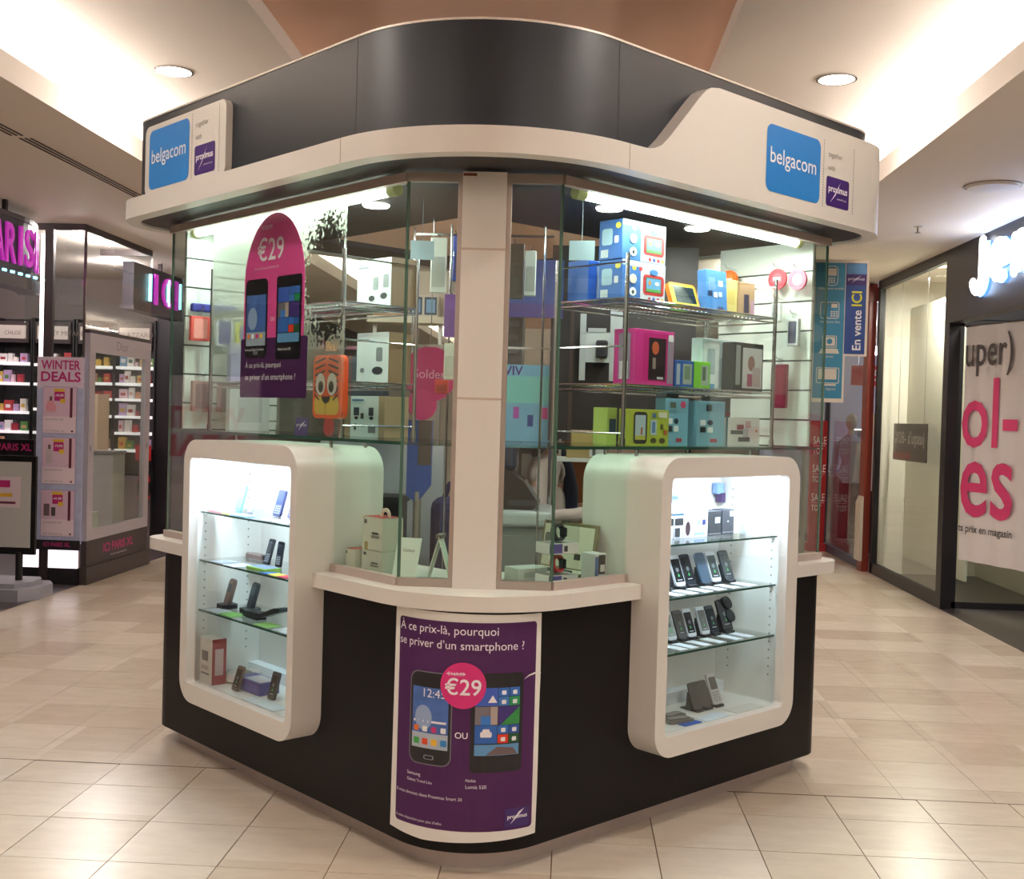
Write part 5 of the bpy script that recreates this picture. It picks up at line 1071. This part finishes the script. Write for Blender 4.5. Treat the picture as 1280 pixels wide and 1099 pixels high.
for k, z in enumerate((1.0, .54, .06)):
    c = bpy.data.objects.new('offer_card', None); COL.objects.link(c); c.parent = wp; c.location = (.055, 0, z)
    art(c, rect(0, 0, .32, .43), mt((176, 160, 196), .6), -.002, 'card'); art(c, rect(.006, .006, .314, .424), mt((238, 216, 222), .6), -.003, 'card'); art(c, rect(.006, .16, .314, .424), mt((226, 192, 208), .6), -.0035, 'photo')
    art(c, rect(.255, .15, .28, .42), mt((96, 30, 50), .6), -.004, 'stripe'); art(c, rect(.11, .30, .205, .395), PK, -.004, 'price_tag'); art(c, rect(.105, .385, .205, .41), mt((232, 190, 60), .5), -.0045, 'price_tag'); art(c, rect(.165, .28, .21, .32), mt((232, 190, 60), .5), -.0045, 'price_tag')
    text(c, ('-44,90', '-19,90', '-41,90')[k], .115, .335, INK, w=.08, y=-.005, bold=.02)
    if k == 0: art(c, [(.04, .2), (.12, .2), (.13, .25), (.10, .3), (.05, .3), (.03, .25)], mt((230, 160, 170), .3), -.0042, 'bottle_picture'); art(c, rect(.065, .3, .09, .34), mt((130, 90, 90), .4), -.0042, 'bottle_picture')
    elif k == 1: art(c, rrect(.045, .19, .10, .32, .01), mt((206, 190, 190), .3), -.0042, 'bottle_picture'); art(c, rect(.06, .32, .085, .36), mt((110, 90, 90), .4), -.0042, 'bottle_picture')
    else: art(c, rrect(.03, .19, .085, .30, .006), mt((120, 96, 100), .3), -.0042, 'bottle_picture'); art(c, rrect(.10, .19, .14, .27, .008), mt((90, 80, 76), .3), -.0042, 'bottle_picture')
    text(c, 'eau de parfum vapo', .03, .12, GREY, w=.17, y=-.004); text(c, 'ICI PARIS XL', .03, .02, GREY, w=.18, h=.012, y=-.004); art(c, ell(.28, .026, .01, .01, 12), mt((90, 40, 60), .6), -.004, 'seal')
art(wp, rect(.0, -.06, .43, .03), SHB, -.004, 'foot_band'); text(wp, 'ICI PARIS XL', .09, -.03, PK, w=.25, h=.04, y=-.005, bold=.02)
# mirrored light frame facing the corridor
df = thing('vitrine', 'tall silver framed display window on a dark base at the perfume shop', 'display window', FX(10.04, 0, -4.437))
SILV = mt((190, 182, 190), .35, .2)
fo, fi = rect(.0, .40, 1.48, 2.31), rect(.12, .50, 1.36, 2.14)
b = B()
for a in range(4):
    c = (a+1) % 4; b.prism([fo[a], fo[c], fi[c], fi[a]], -.03, .02, 'y')
b.obj('frame', SILV, df); B().box(.12, 1.36, -.012, -.006, .50, 2.14).obj('glass_pane', GLASS, df); B().box(0, 1.48, -.028, .022, 2.31, 2.345).obj('cap', BRN, df)
B().box(-.02, 1.52, -.045, .024, 0, .16).box(0, 1.48, -.03, .024, .16, .40).obj('base', mt((58, 48, 46), .45), df)
text(df, 'ICI PARIS XL', .38, .255, PK, w=.72, h=.085, y=-.032, bold=.02); text(df, 'www.iciparisxl.be', .55, .205, INK, w=.38, h=.018, y=-.032); text(df, 'Dior', .60, 2.185, mt((140, 132, 140), .5), w=.28, h=.085, y=-.032)
for x in (.045, 1.41): art(df, ell(x, 1.25, .02, .03, 14), mt((150, 144, 150), .5), -.0312, 'monogram')
t = thing('pedestal', 'pale display pedestal standing inside the silver framed window', 'pedestal', T(-4.95, 11.1, 0)); B().box(0, .34, 0, .3, 0, 1.16, .006, 1).obj('column', mt((206, 190, 192), .6), t); B().box(-.01, .35, -.01, .31, 1.16, 1.19).obj('top', mt((140, 130, 136), .3), t)
t = thing('white_riser', 'small white open cube on the floor of the silver framed window', 'display cube', T(-4.72, 10.35, .0)); b = B(); b.box(0, .2, 0, .2, .42, .45).box(0, .2, 0, .2, .6, .63).box(0, .03, 0, .2, .45, .6).box(.17, .2, 0, .2, .45, .6).obj('cube', WHITE, t); B().box(.02, .18, .02, .18, 0, .42).obj('block', mt((150, 140, 146), .5), t)
# hanging letter signs
s1 = thing('shop_sign', 'black hanging shop sign with glowing magenta letters ending in XL', 'sign', FX(7.6, 2.60, -4.6))
arc = []
for k in range(21):
    y = 2.05*k/20; arc.append((y, .0 if y < 1.5 else (y-1.5)**2*.45))
B().ring(arc, [(p[0], p[1]+.10) for p in arc], .10, .56, closed=False).obj('board', mt((28, 22, 40), .35), s1)
B().ring([(p[0], p[1]-.04) for p in arc], [(p[0], p[1]+.16) for p in arc], .0, .10, closed=False).obj('lower_tray', mt((60, 54, 62), .35), s1); B().ring([(p[0], p[1]-.01) for p in arc], [(p[0], p[1]+.12) for p in arc], .56, .60, closed=False).obj('top_edge', mt((70, 62, 66), .4), s1)
for ch, x, w_ in (('P', .80, .15), ('A', 1.03, .17), ('R', 1.23, .165), ('I', 1.45, .05), ('S', 1.55, .145)): text(s1, ch, x, .19, NEON, w=w_, h=.32, y=-.02, bold=.01, depth=.018)
for ch, x, w_, yy in (('X', 1.775, .12, .03), ('L', 1.92, .09, .08)):
    o = text(s1, ch, 0, 0, NEON, w=w_, h=.34, y=-.02, bold=.01, depth=.018); o.matrix_local = T(x, yy-.005, .18) @ RZ(22)
for k in range(8): B().box(.9+.13*k, .95+.13*k, -.035+.0*k, -.02, .105, .125).obj('lamp', CYAN, s1)
for x in (.9, 1.3): B().box(x, x+.035, .03, .065, .60, .70).obj('hanger', BRN, s1)
s2 = thing('shop_sign', 'black hanging sign with magenta letters ICI at the perfume shop', 'sign', FX(11.8, 2.74, -4.72)); B().box(0, 1.5, .0, .12, 0, .46).obj('board', mt((26, 20, 36), .35), s2); B().box(-.01, 1.51, -.01, .13, -.05, 0).obj('lower_tray', mt((60, 54, 60), .4), s2)
for ch, x, w_ in (('I', .57, .10), ('C', .80, .34), ('I', 1.23, .10)): text(s2, ch, x, .06, NEON, w=w_, h=.34, y=-.02, bold=.01, depth=.018)
for x in (.42, .98, 1.36): B().box(x, x+.03, -.03, -.002, .08, .38).obj('lamp', CYAN, s2)
B().box(.9, .94, .04, .08, .46, .56).obj('hanger', BRN, s2)
# free standing poster board by the entrance
t = thing('poster_stand', 'black framed poster stand with grey plastic base outside the perfume shop', 'poster stand', T(-5.15, 9.3, 0))
B().box(0, .62, 0, .03, .36, 1.20).obj('frame', BLACK, t); B().box(.04, .58, -.004, 0, .42, 1.15).obj('panel', mt((196, 194, 190), .5), t); B().box(.0, .60, -.006, .03, 1.21, 1.34).obj('header', mt((26, 18, 26), .4), t); text(t, 'PARIS XL', .28, 1.245, PK, w=.30, h=.06, y=-.008, bold=.02)
B().box(.25, .49, -.006, -.004, .76, 1.02).obj('leaflet', mt((226, 206, 214), .6), t); art(t, rect(.25, .93, .40, .99), PK, -.008, 'print'); art(t, rect(.27, .79, .45, .81), mt((110, 40, 70), .6), -.008, 'print'); art(t, rect(.3, .85, .42, .88), mt((230, 180, 60), .6), -.008, 'print')
B().cyl((.48, .015, .12), (.48, .015, .38), .03, 14).obj('stem', BLACK, t, True); B().prism([(-.2, -.28), (.62, -.28), (.72, -.1), (.72, .14), (.62, .3), (-.2, .3)], 0, .10).prism([(-.15, -.22), (.56, -.22), (.63, -.08), (.63, .12), (.56, .24), (-.15, .24)], .10, .14).obj('base', mt((158, 156, 166), .5), t)
# shelving with goods on the back wall
PW_ = mt((246, 238, 240), .5, emit=.8, var=.02, name='lit_shelf')
def bay(x0, x1, zs, label, head=None):
    t = thing('perfume_shelf', label, 'shelf', T(x0, 14.05, 0)); W = x1-x0
    B().box(0, W, .26, .30, .3, 2.75).box(-.02, .0, 0, .3, 0, 2.75).box(W, W+.02, 0, .3, 0, 2.75).obj('carcass', SHB, t)
    for z in zs: B().box(0, W, 0, .27, z-.035, z).obj('shelf_board', PW_, t)
    B().box(0, W, -.02, .28, 0, .75).obj('drawer_unit', mt((120, 104, 108), .5), t)
    if head:
        B().box(.02, W-.02, -.02, .02, 2.43, 2.70).obj('header_frame', BRN, t); B().box(.05, W-.05, -.03, -.02, 2.48, 2.65).obj('header_panel', mt((206, 196, 188), .5), t); text(t, head, W*.3, 2.53, mt((120, 100, 90), .6), h=.06, y=-.033)
    return t
bays = [(-8.0, -7.47, 'CHANEL', [2.18, 1.93, 1.55, 1.25]), (-7.42, -6.95, 'CHLOÉ', [2.18, 1.92, 1.55, 1.3, 1.05]), (-6.90, -6.40, 'ISSEY MIYAKE', [2.17, 1.92, 1.6, 1.3]), (-6.34, -5.87, '212', [2.16, 1.95, 1.75, 1.53, 1.1]), (-5.83, -5.34, 'AZZARO', [2.16, 1.95, 1.75, 1.53, 1.32, 1.1])]
PN = ['rose', 'cream', 'red', 'dark green', 'copper', 'steel blue', 'gold', 'lilac', 'white', 'crimson', 'leaf green']
pal = [(226, 196, 206), (236, 226, 220), (190, 70, 76), (60, 96, 90), (206, 150, 120), (110, 150, 180), (214, 176, 90), (190, 160, 200), (240, 236, 236), (160, 60, 70), (96, 140, 80)]
rnd = random.Random(5)
for bi_, (x0, x1, hd, zs) in enumerate(bays):
    nm = ('bay furthest from the pier', 'bay second furthest from the pier', 'bay behind the winter poster', 'bay behind the silver frame', 'bay beside the black pier')[bi_]
    bay(x0, x1, zs, 'lit perfume shelving, '+nm, hd)
    for z in zs:
        x = x0+.03; kk = 0
        while x < x1-.09:
            w_ = rnd.uniform(.05, .11); h_ = rnd.uniform(.09, .17); ci = rnd.randrange(len(pal)); c = pal[ci]; tier = ('top', 'second', 'third', 'fourth', 'fifth', 'sixth')[zs.index(z)]
            if x+w_ > x1-.01: break
            if kk % 3 == 2:
                t = thing('perfume_bottle', PN[ci]+' perfume bottle, '+tier+' tier, '+nm, 'bottle', T(x, 14.1, z), PN[ci]+' perfume bottles on the '+tier+' tier, '+nm); B().prism(rrect(0, 0, w_*.8, h_*.62, .008, 3), 0, .04, 'y').obj('bottle', mt(c, .12, spec=.8), t); B().box(w_*.28, w_*.52, .008, .032, h_*.62, h_*.85).obj('cap', mt((80, 70, 70), .3), t)
            else:
                t = thing('perfume_box', PN[ci]+' perfume carton, '+tier+' tier, '+nm, 'box', T(x, 14.1, z), PN[ci]+' perfume cartons on the '+tier+' tier, '+nm); B().box(0, w_, 0, .06, 0, h_).obj('carton', mt(c, .4), t); art(t, rect(w_*.2, h_*.3, w_*.8, h_*.6), mt(rnd.choice(pal), .4), -.001, 'label_print')
            x += w_+rnd.uniform(.004, .03); kk += 1
t = thing('wide_plinth', 'pale pink display column in the middle of the perfume shop', 'display column', T(-5.95, 12.4, 0)); B().box(0, .42, 0, .35, 0, 1.78, .006, 1).obj('column', mt((244, 224, 222), .5), t); B().box(.42, .6, .02, .33, 0, 1.78).obj('photo_panel', mt((236, 200, 176), .6, var=.2, scale=3), t)
t = thing('offer_stand', 'small pink offer poster stand before the perfume shelves', 'poster stand', T(-6.2, 12.8, 0)); B().box(0, .19, 0, .02, 1.52, 2.0).obj('board', mt((232, 208, 216), .5), t); art(t, rect(0, 1.94, .19, 2.0), SHB, -.001, 'header'); art(t, rect(.07, 1.78, .13, 1.86), PK, -.001, 'price_tag'); art(t, rect(.15, 1.62, .17, 1.9), mt((100, 40, 60), .5), -.001, 'stripe'); B().cyl((.095, .01, 0), (.095, .01, 1.52), .015, 10).lathe([(.15, 0), (.15, .015)], 20, (.095, .01, 0)).obj('pole', mt((120, 110, 110), .4, .6), t)
# fire extinguisher and its sign
FE = mt((196, 34, 36), .35)
t = thing('fire_extinguisher', 'red fire extinguisher with black label on the perfume shop pier', 'fire extinguisher', T(-5.38, 13.92, .48)); B().lathe([(.06, 0), (.075, .01), (.075, .27), (.05, .32), (.02, .34)], 24).obj('tank', FE, t, True); B().lathe([(.0755, .05), (.0755, .22)], 24).obj('label_band', mt((40, 34, 34), .5), t); B().box(-.03, .05, -.015, .015, .34, .36).box(-.02, .07, -.012, .012, .375, .39).obj('handle', BLACK, t); B().tube([(.03, 0, .35), (.085, 0, .32), (.09, 0, .2), (.085, 0, .1)], .008, 8).obj('hose', BLACK, t); B().box(-.05, .05, .07, .1, .05, .3).obj('wall_bracket', BLACK, t)
t = thing('extinguisher_sign', 'square red fire extinguisher sign on the perfume shop pier', 'sign', T(-5.49, 13.9, .97)); B().box(0, .2, 0, .01, 0, .19).obj('plate', FE, t); B().prism(rrect(.08, .03, .125, .14, .012), -.002, 0, 'y').obj('pictogram', INK, t); B().box(.0, .2, .01, .12, .05, .14).obj('bracket', BLACK, t)
# perfume shop lamps
SPOT = mt((255, 236, 226), .4, emit=7, var=0)
for x, y, off, lab in ((-4.66, 10.32, 0, 'round ceiling light in the near corner of the glass box'), (-4.68, 10.78, 0, 'round ceiling light in the middle of the glass box'), (-4.68, 11.13, 0, 'round ceiling light in the far half of the glass box'), (-5.28, 12.6, 0, 'round ceiling light between the glass box and the shelving'),
                      (-7.2, 12.6, 1, 'round ceiling light before the shelving bay furthest from the pier'), (-6.0, 9.2, 1, 'round ceiling light inside the perfume shop entrance'), (-7.2, 9.8, 1, 'round ceiling light deep inside the perfume shop')):
    sfx = '_offscreen' if off else ''
    downlight(x, y, 3.299, .10, lab, None, SPOT, 'downlight'+sfx); point('perfume_lamp'+sfx, (x, y, 3.235), 46, (1, .88, .88), .05)
t = thing('spot_rail', 'small ceiling spotlight with bracket inside the glass box', 'spotlight', T(-5.75, 11.4, 3.3)); B().box(-.1, .1, -.02, .02, -.03, 0).obj('plate', CHROME, t); B().cyl((-.05, 0, -.14), (-.05, 0, -.02), .008).cyl((.08, 0, -.12), (.08, 0, -.02), .008).obj('stem', BRN, t); B().prism([(-.1, -.14), (.1, -.14), (.12, -.2), (-.06, -.2)], -.05, .05, 'y').obj('lamp_head', mt((250, 236, 232), .4, emit=1.0), t)

# ================================================================== clothes shop on the right
BK = mt((30, 28, 32), .4, name='black_metal', var=.08)
def FXR(y, z, x=3.42): return T(x, y, z) @ RZ(-90)          # faces the corridor (-X): local x runs along -Y
o = struct(B().box(3.42, 3.56, -2, 10.45, 2.62, 3.3).obj('wall_fascia', mt((34, 34, 40), .4, var=.05))); o['label'] = 'dark shop fascia carrying the glowing sign'
sg = thing('glowing_sign', 'white backlit script shop sign on the dark fascia', 'sign', FXR(9.84, 2.80)); GLOW = mt((244, 248, 255), .4, emit=9, var=0); HALO = mt((110, 180, 255), .4, emit=9, var=0)
# J drawn as a bent stroke, then lower case letters with rounded strokes
def stroke(pts, r, nm='letter'):
    b = B(); b.tube(pts, r, 12); b.ball(pts[0], (r, r, r), 12, 8); b.ball(pts[-1], (r, r, r), 12, 8)
    bmesh.ops.transform(b.bm, matrix=T(0, -.05, 0) @ Matrix.Diagonal((1, .5, 1, 1)), verts=b.bm.verts[:]); b.obj(nm, GLOW, sg, True)
    h = B(); h.tube([(p[0]+.012, p[1], p[2]-.004) for p in pts], r*1.12, 10); bmesh.ops.transform(h.bm, matrix=T(0, -.018, 0) @ Matrix.Diagonal((1, .3, 1, 1)), verts=h.bm.verts[:]); h.obj('halo_back', HALO, sg, True)
def arcp(cx, cz, rx, rz, a0, a1, n=12): return [(cx+rx*math.cos(math.radians(a0+(a1-a0)*k/n)), 0, cz+rz*math.sin(math.radians(a0+(a1-a0)*k/n))) for k in range(n+1)]
stroke([(.30, 0, .42), (.30, 0, .16)]+arcp(.19, .15, .11, .12, 0, -150), .05)
stroke([(.52, 0, .20), (.78, 0, .22)]+arcp(.65, .22, .14, .14, 0, 300), .042)
stroke([(.98, 0, .08), (.98, 0, .34)], .045); stroke([(.98, 0, .24)]+arcp(1.10, .24, .12, .11, 160, 0)+[(1.22, 0, .08)], .045)
stroke([(1.42, 0, .08), (1.42, 0, .34)], .045); stroke([(1.42, 0, .24)]+arcp(1.54, .24, .12, .11, 160, 0)+[(1.66, 0, .08)], .045)
stroke([(1.84, 0, .34), (1.95, 0, .1), (2.06, 0, .34)], .045)
# window
win = thing('shop_window', 'black framed shop window beside the brown door post', 'window', T(3.45, 10.45, 0))
B().box(-.03, .07, 0, .14, 0, 3.3).obj('mullion', BK, win); B().box(-.03, .03, .14, 2.42, 0, .12).obj('sill', BK, win); B().box(-.03, .03, .14, 2.42, 3.2, 3.3).obj('head', BK, win); B().box(-.03, .03, 2.36, 2.44, 0, 3.3).obj('jamb', BK, win)
B().box(-.005, .005, .14, 2.36, .12, 3.2).obj('glass_pane', GLASS, win)
o = struct(B().box(4.6, 4.7, 10.6, 12.95, 0, 3.3).box(3.5, 4.7, 12.9, 12.98, 0, 3.3).obj('wall_window_back', mt((228, 222, 208), .7))); o['label'] = 'pale lining of the shop window'
o = struct(B().box(10.5, 10.7, -9, 13, 0, 3.3).obj('wall_clothes_back', mt((84, 78, 76), .7))); o['label'] = 'back wall of the clothes shop'
tag(B().box(0, .03, 0, 1.95, .2, 3.0).obj('display_board', mt((232, 228, 210), .7), M=T(3.78, 10.9, 0)), 'large pale display panel standing in the shop window', 'panel')
t = thing('sale_sign', 'black sale panel with mirrored lettering hanging in the shop window', 'sign', T(3.60, 13.0, 1.30) @ RZ(-90)); B().box(.25, 1.42, 0, .012, 0, .40).obj('panel', mt((34, 26, 32), .35), t); text(t, "jusqu'à -80%", .32, .14, mt((216, 210, 206), .5), w=1.04, h=.18, y=-.002, mirror=True, bold=.01); art(t, rect(.25, .02, .9, .09), mt((150, 30, 40), .5), -.001, 'stripe'); B().cyl((.4, .006, .4), (.4, .006, 2.0), .003, 6).cyl((1.3, .006, .4), (1.3, .006, 2.0), .003, 6).obj('wire', CHROME, t)
area('window_lamp', (3.68, 11.6, 3.2), .15, 110, (1, .93, .82)); downlight(3.68, 11.6, 3.299, .09, 'bright spotlight above the shop window', None, SPOT)
# recessed entrance glass with the sale banner
eg = thing('entrance_screen', 'dark framed glass screen behind the sale banner', 'glass screen', T(3.52, 10.52, 0)); B().box(0, 2.6, 0, .06, 0, .06).box(0, 2.6, 0, .06, 2.60, 2.68).box(0, .06, 0, .06, 0, 2.65).box(.72, .80, 0, .06, 0, 2.65).obj('frame', BK, eg); B().box(.06, 2.6, .02, .03, .06, 2.6).obj('glass_pane', GLASS, eg)
o = struct(B().box(3.56, 10.5, 10.5, 10.6, 2.66, 3.3).obj('wall_entrance_head', mt((34, 34, 40), .4))); o['label'] = 'dark bulkhead above the entrance glass'
o = struct(B().box(5.3, 10.5, 10.62, 10.7, 0, 2.66).obj('wall_entrance_side', mt((36, 34, 36), .6))); o['label'] = 'dark side wall inside the clothes shop'
dirv = Vector((3.84-3.555, 9.62-10.40)); ang = math.degrees(math.atan2(dirv.y, dirv.x)); LBN = dirv.length
bn = thing('sale_banner', 'white hanging sale banner with grey and pink lettering at the shop entrance', 'banner', T(3.555, 10.40, .47) @ RZ(ang))
nx_ = 16; bnf = [(LBN*k/nx_, .012*math.sin(k*1.1)) for k in range(nx_+1)]
B().ring(bnf, [(p[0], p[1]+.004) for p in bnf], .0, 2.11, closed=False).obj('cloth', mt((234, 228, 228), .7, var=.02), bn, True)
def bt(body, x, z, w_, h_, c): text(bn, body, x, z, mt(c, .6), w=w_, h=h_, y=-.016, bold=.01)
bt('uper)', .02, 1.66, .60, .38, (92, 84, 84)); bt('ol-', .0, 1.02, .70, .62, (228, 70, 130)); bt('es', .01, .40, .66, .50, (216, 60, 120)); bt('ts prix en magasin', .0, .24, .68, .085, (60, 54, 56))
B().cyl((0, 0, 2.115), (LBN, 0, 2.115), .01, 8).obj('rod', CHROME, bn); B().cyl((.1, 0, 2.115), (.1, 0, 2.83), .003, 6).cyl((LBN-.1, 0, 2.115), (LBN-.1, 0, 2.83), .003, 6).obj('wire', CHROME, bn)
area('entrance_lamp_offscreen', (4.3, 9.0, 3.26), .2, 30, (1, .92, .86))
for y in (7.0, 4.0, 1.0, -2.5): area('clothes_lamp_offscreen', (5.2, y, 3.26), .25, 40, (1, .92, .86))
# brown post between the shops
t = thing('door_post', 'brown lacquered door post with a pale protective foot between the shops', 'post', T(3.36, 12.98, 0)); BRW = mt((126, 46, 34), .35); B().box(-.01, .07, 0, .2, 0, 3.28).obj('post', BRW, t); B().box(-.03, .10, -.02, .22, 3.08, 3.24).obj('capital', mt((110, 40, 30), .4), t); B().box(-.04, -.01, -.02, .22, .12, .78).prism([(-.04, .78), (-.01, .78), (-.01, .86)], -.02, .22, 'y').obj('protector', mt((206, 196, 180), .5), t)
# third shop further along
fs = thing('far_shop_front', 'dark framed glass front of the sale shop further along', 'window', T(3.42, 13.2, 0)); B().box(-.03, .03, 0, 6, 0, .1).box(-.03, .03, 0, 6, 3.1, 3.3).box(-.03, .03, 2.0, 2.06, 0, 3.3).obj('frame', mt((70, 74, 92), .4), fs); B().box(-.005, .005, 0, 6, .1, 3.1).obj('glass_pane', GLASS, fs)
t = thing('sale_column', 'tall red sale column printed SALE TOT at the far shop', 'sign', T(3.165, 14.95, 0)); B().box(0, .20, 0, .12, .1, 1.72).box(-.02, .22, -.02, .14, 0, .1).obj('column', mt((178, 26, 36), .5), t)
for z in (.55, .93, 1.3): text(t, 'SALE', .02, z+.11, INK, w=.17, h=.10, y=-.002); text(t, 'TOT', .02, z-.02, INK, w=.13, h=.08, y=-.002); art(t, rect(.02, z+.085, .18, z+.09), INK, -.002, 'rule')
t = thing('shop_table', 'pale display table inside the far shop', 'table', T(3.9, 17.0, 0)); B().box(0, 1.6, 0, .8, .9, .96).obj('top', mt((206, 200, 206), .5), t); B().box(.05, 1.55, .05, .75, .05, .9).obj('body', mt((150, 146, 150), .6), t)
for k in range(7): tag(B().box(0, .17, 0, .25, 0, .05+.02*(k % 3), .015, 2).obj('folded_garment', mt(((120, 130, 190), (190, 60, 80), (210, 206, 214), (90, 90, 120))[k % 4], .8), M=T(3.95+.21*k, 17.1, .96)), 'folded garment lying on the far shop table', 'garment', 'folded garments on the far shop table')
def mannequin(x, y, c, lab):
    t = thing('mannequin', lab, 'mannequin', T(x, y, 0)); B().ball((0, 0, 1.72), (.08, .095, .12), 16, 12).cyl((0, 0, 1.5), (0, 0, 1.65), .045).obj('head', mt((232, 222, 214), .4), t, True)
    B().lathe([(.13, .85), (.16, 1.0), (.12, 1.15), (.16, 1.35), (.17, 1.45), (.06, 1.54)], 20).cyl((-.19, 0, 1.44), (-.23, .02, .95), .045).cyl((.19, 0, 1.44), (.23, .02, .95), .045).obj('jacket', mt(c, .8), t, True); B().cyl((-.08, 0, .06), (-.08, 0, .9), .07).cyl((.08, 0, .06), (.08, 0, .9), .07).obj('trousers', mt((60, 62, 84), .8), t, True); B().lathe([(.2, 0), (.2, .02)], 24).obj('stand', CHROME, t)
mannequin(3.98, 16.2, (170, 176, 206), 'white headed mannequin in a pale blue jacket in the far shop'); mannequin(4.5, 16.4, (90, 84, 130), 'white headed mannequin in a violet jacket in the far shop'); mannequin(3.85, 14.4, (206, 206, 216), 'white headed mannequin in a silver jacket near the brown post')
o = struct(B().box(9.0, 9.2, 13.1, 27, 0, 3.3).box(3.5, 9.2, 21, 21.2, 0, 3.3).obj('wall_far_shop', mt((150, 150, 168), .7))); o['label'] = 'grey blue walls of the far shop'
t = thing('sale_header', 'red discount header hanging in the far shop', 'sign', T(4.2, 17.2, 2.28)); B().box(0, 1.0, 0, .02, 0, .3).obj('panel', mt((206, 30, 44), .5), t); text(t, '-50%', .2, .07, INK, w=.6, h=.17, y=-.002, bold=.02); B().cyl((.1, .01, .3), (.1, .01, 1.02), .004, 6).cyl((.9, .01, .3), (.9, .01, 1.02), .004, 6).obj('wire', CHROME, t)
t = thing('garment_rail', 'rail of dark and violet garments at the far shop wall', 'garment rail', T(4.6, 18.5, 0)); B().cyl((0, 0, 1.6), (1.8, 0, 1.6), .015).cyl((0, 0, 0), (0, 0, 1.6), .015).cyl((1.8, 0, 0), (1.8, 0, 1.6), .015).obj('rail', CHROME, t)
for k in range(12): B().prism([(-.02, 1.58), (.02, 1.58), (.03, .75), (-.03, .75)], -.2, .2, 'y').obj('garment', mt(((70, 60, 110), (120, 110, 160), (40, 40, 60), (180, 60, 100))[k % 4], .85), t).location = (.12+.14*k, 0, 0)
t = thing('pendant_lamp', 'bright round lamp hanging from the far shop ceiling', 'lamp', T(4.9, 18.5, 2.9)); B().cyl((0, 0, .06), (0, 0, .4), .008, 8).obj('stem', CHROME, t); B().ball((0, 0, 0), (.09, .09, .07), 16, 10).obj('globe', mt((250, 250, 255), .4, emit=12, var=0), t, True)
point('far_shop_lamp', (4.9, 18.5, 2.78), 130, (.92, .95, 1)); point('far_shop_lamp_offscreen', (7, 16.5, 3.05), 130, (.92, .95, 1))

# ================================================================== printed boards nearer the camera, out of frame but mirrored in the showcase panes
lb = thing('poster_board', 'large winter deals board mirrored in the left showcase pane', 'poster board', FX(5.62, .35, -4.42))
B().box(0, .95, 0, .10, 0, 1.55).box(.05, .9, .02, .08, -.35, 0).obj('case', SHB, lb); art(lb, rect(.02, .02, .93, 1.53), mt((232, 214, 228), .5, var=.08, scale=8), -.001, 'face')
LBP = mt((226, 40, 90), .5, var=.02)
text(lb, 'WINTER', .12, 1.15, LBP, w=.72, h=.16, y=-.003, bold=.03); text(lb, 'DEALS', .12, .95, LBP, w=.72, h=.16, y=-.003, bold=.03)
for z in (.5, .08): art(lb, rect(.15, z, .8, z+.38), mt((244, 226, 230), .5), -.002, 'card')
lb2 = thing('poster_board', 'large white board with grey letters mirrored in the right showcase pane', 'poster board', FXR(6.35, .75, 3.46))
B().box(0, 1.1, 0, .08, 0, 1.86).box(.1, 1.0, .02, .06, -.75, 0).obj('case', BK, lb2); art(lb2, rect(.02, .02, 1.08, 1.84), mt((240, 236, 226), .5, var=.02), -.001, 'face')
text(lb2, 'oe', .24, 1.39, mt((110, 110, 106), .6), w=.56, h=.27, y=-.003, bold=.03); text(lb2, 'ol-', .24, .7, mt((228, 110, 150), .6), w=.6, h=.4, y=-.003, bold=.03)
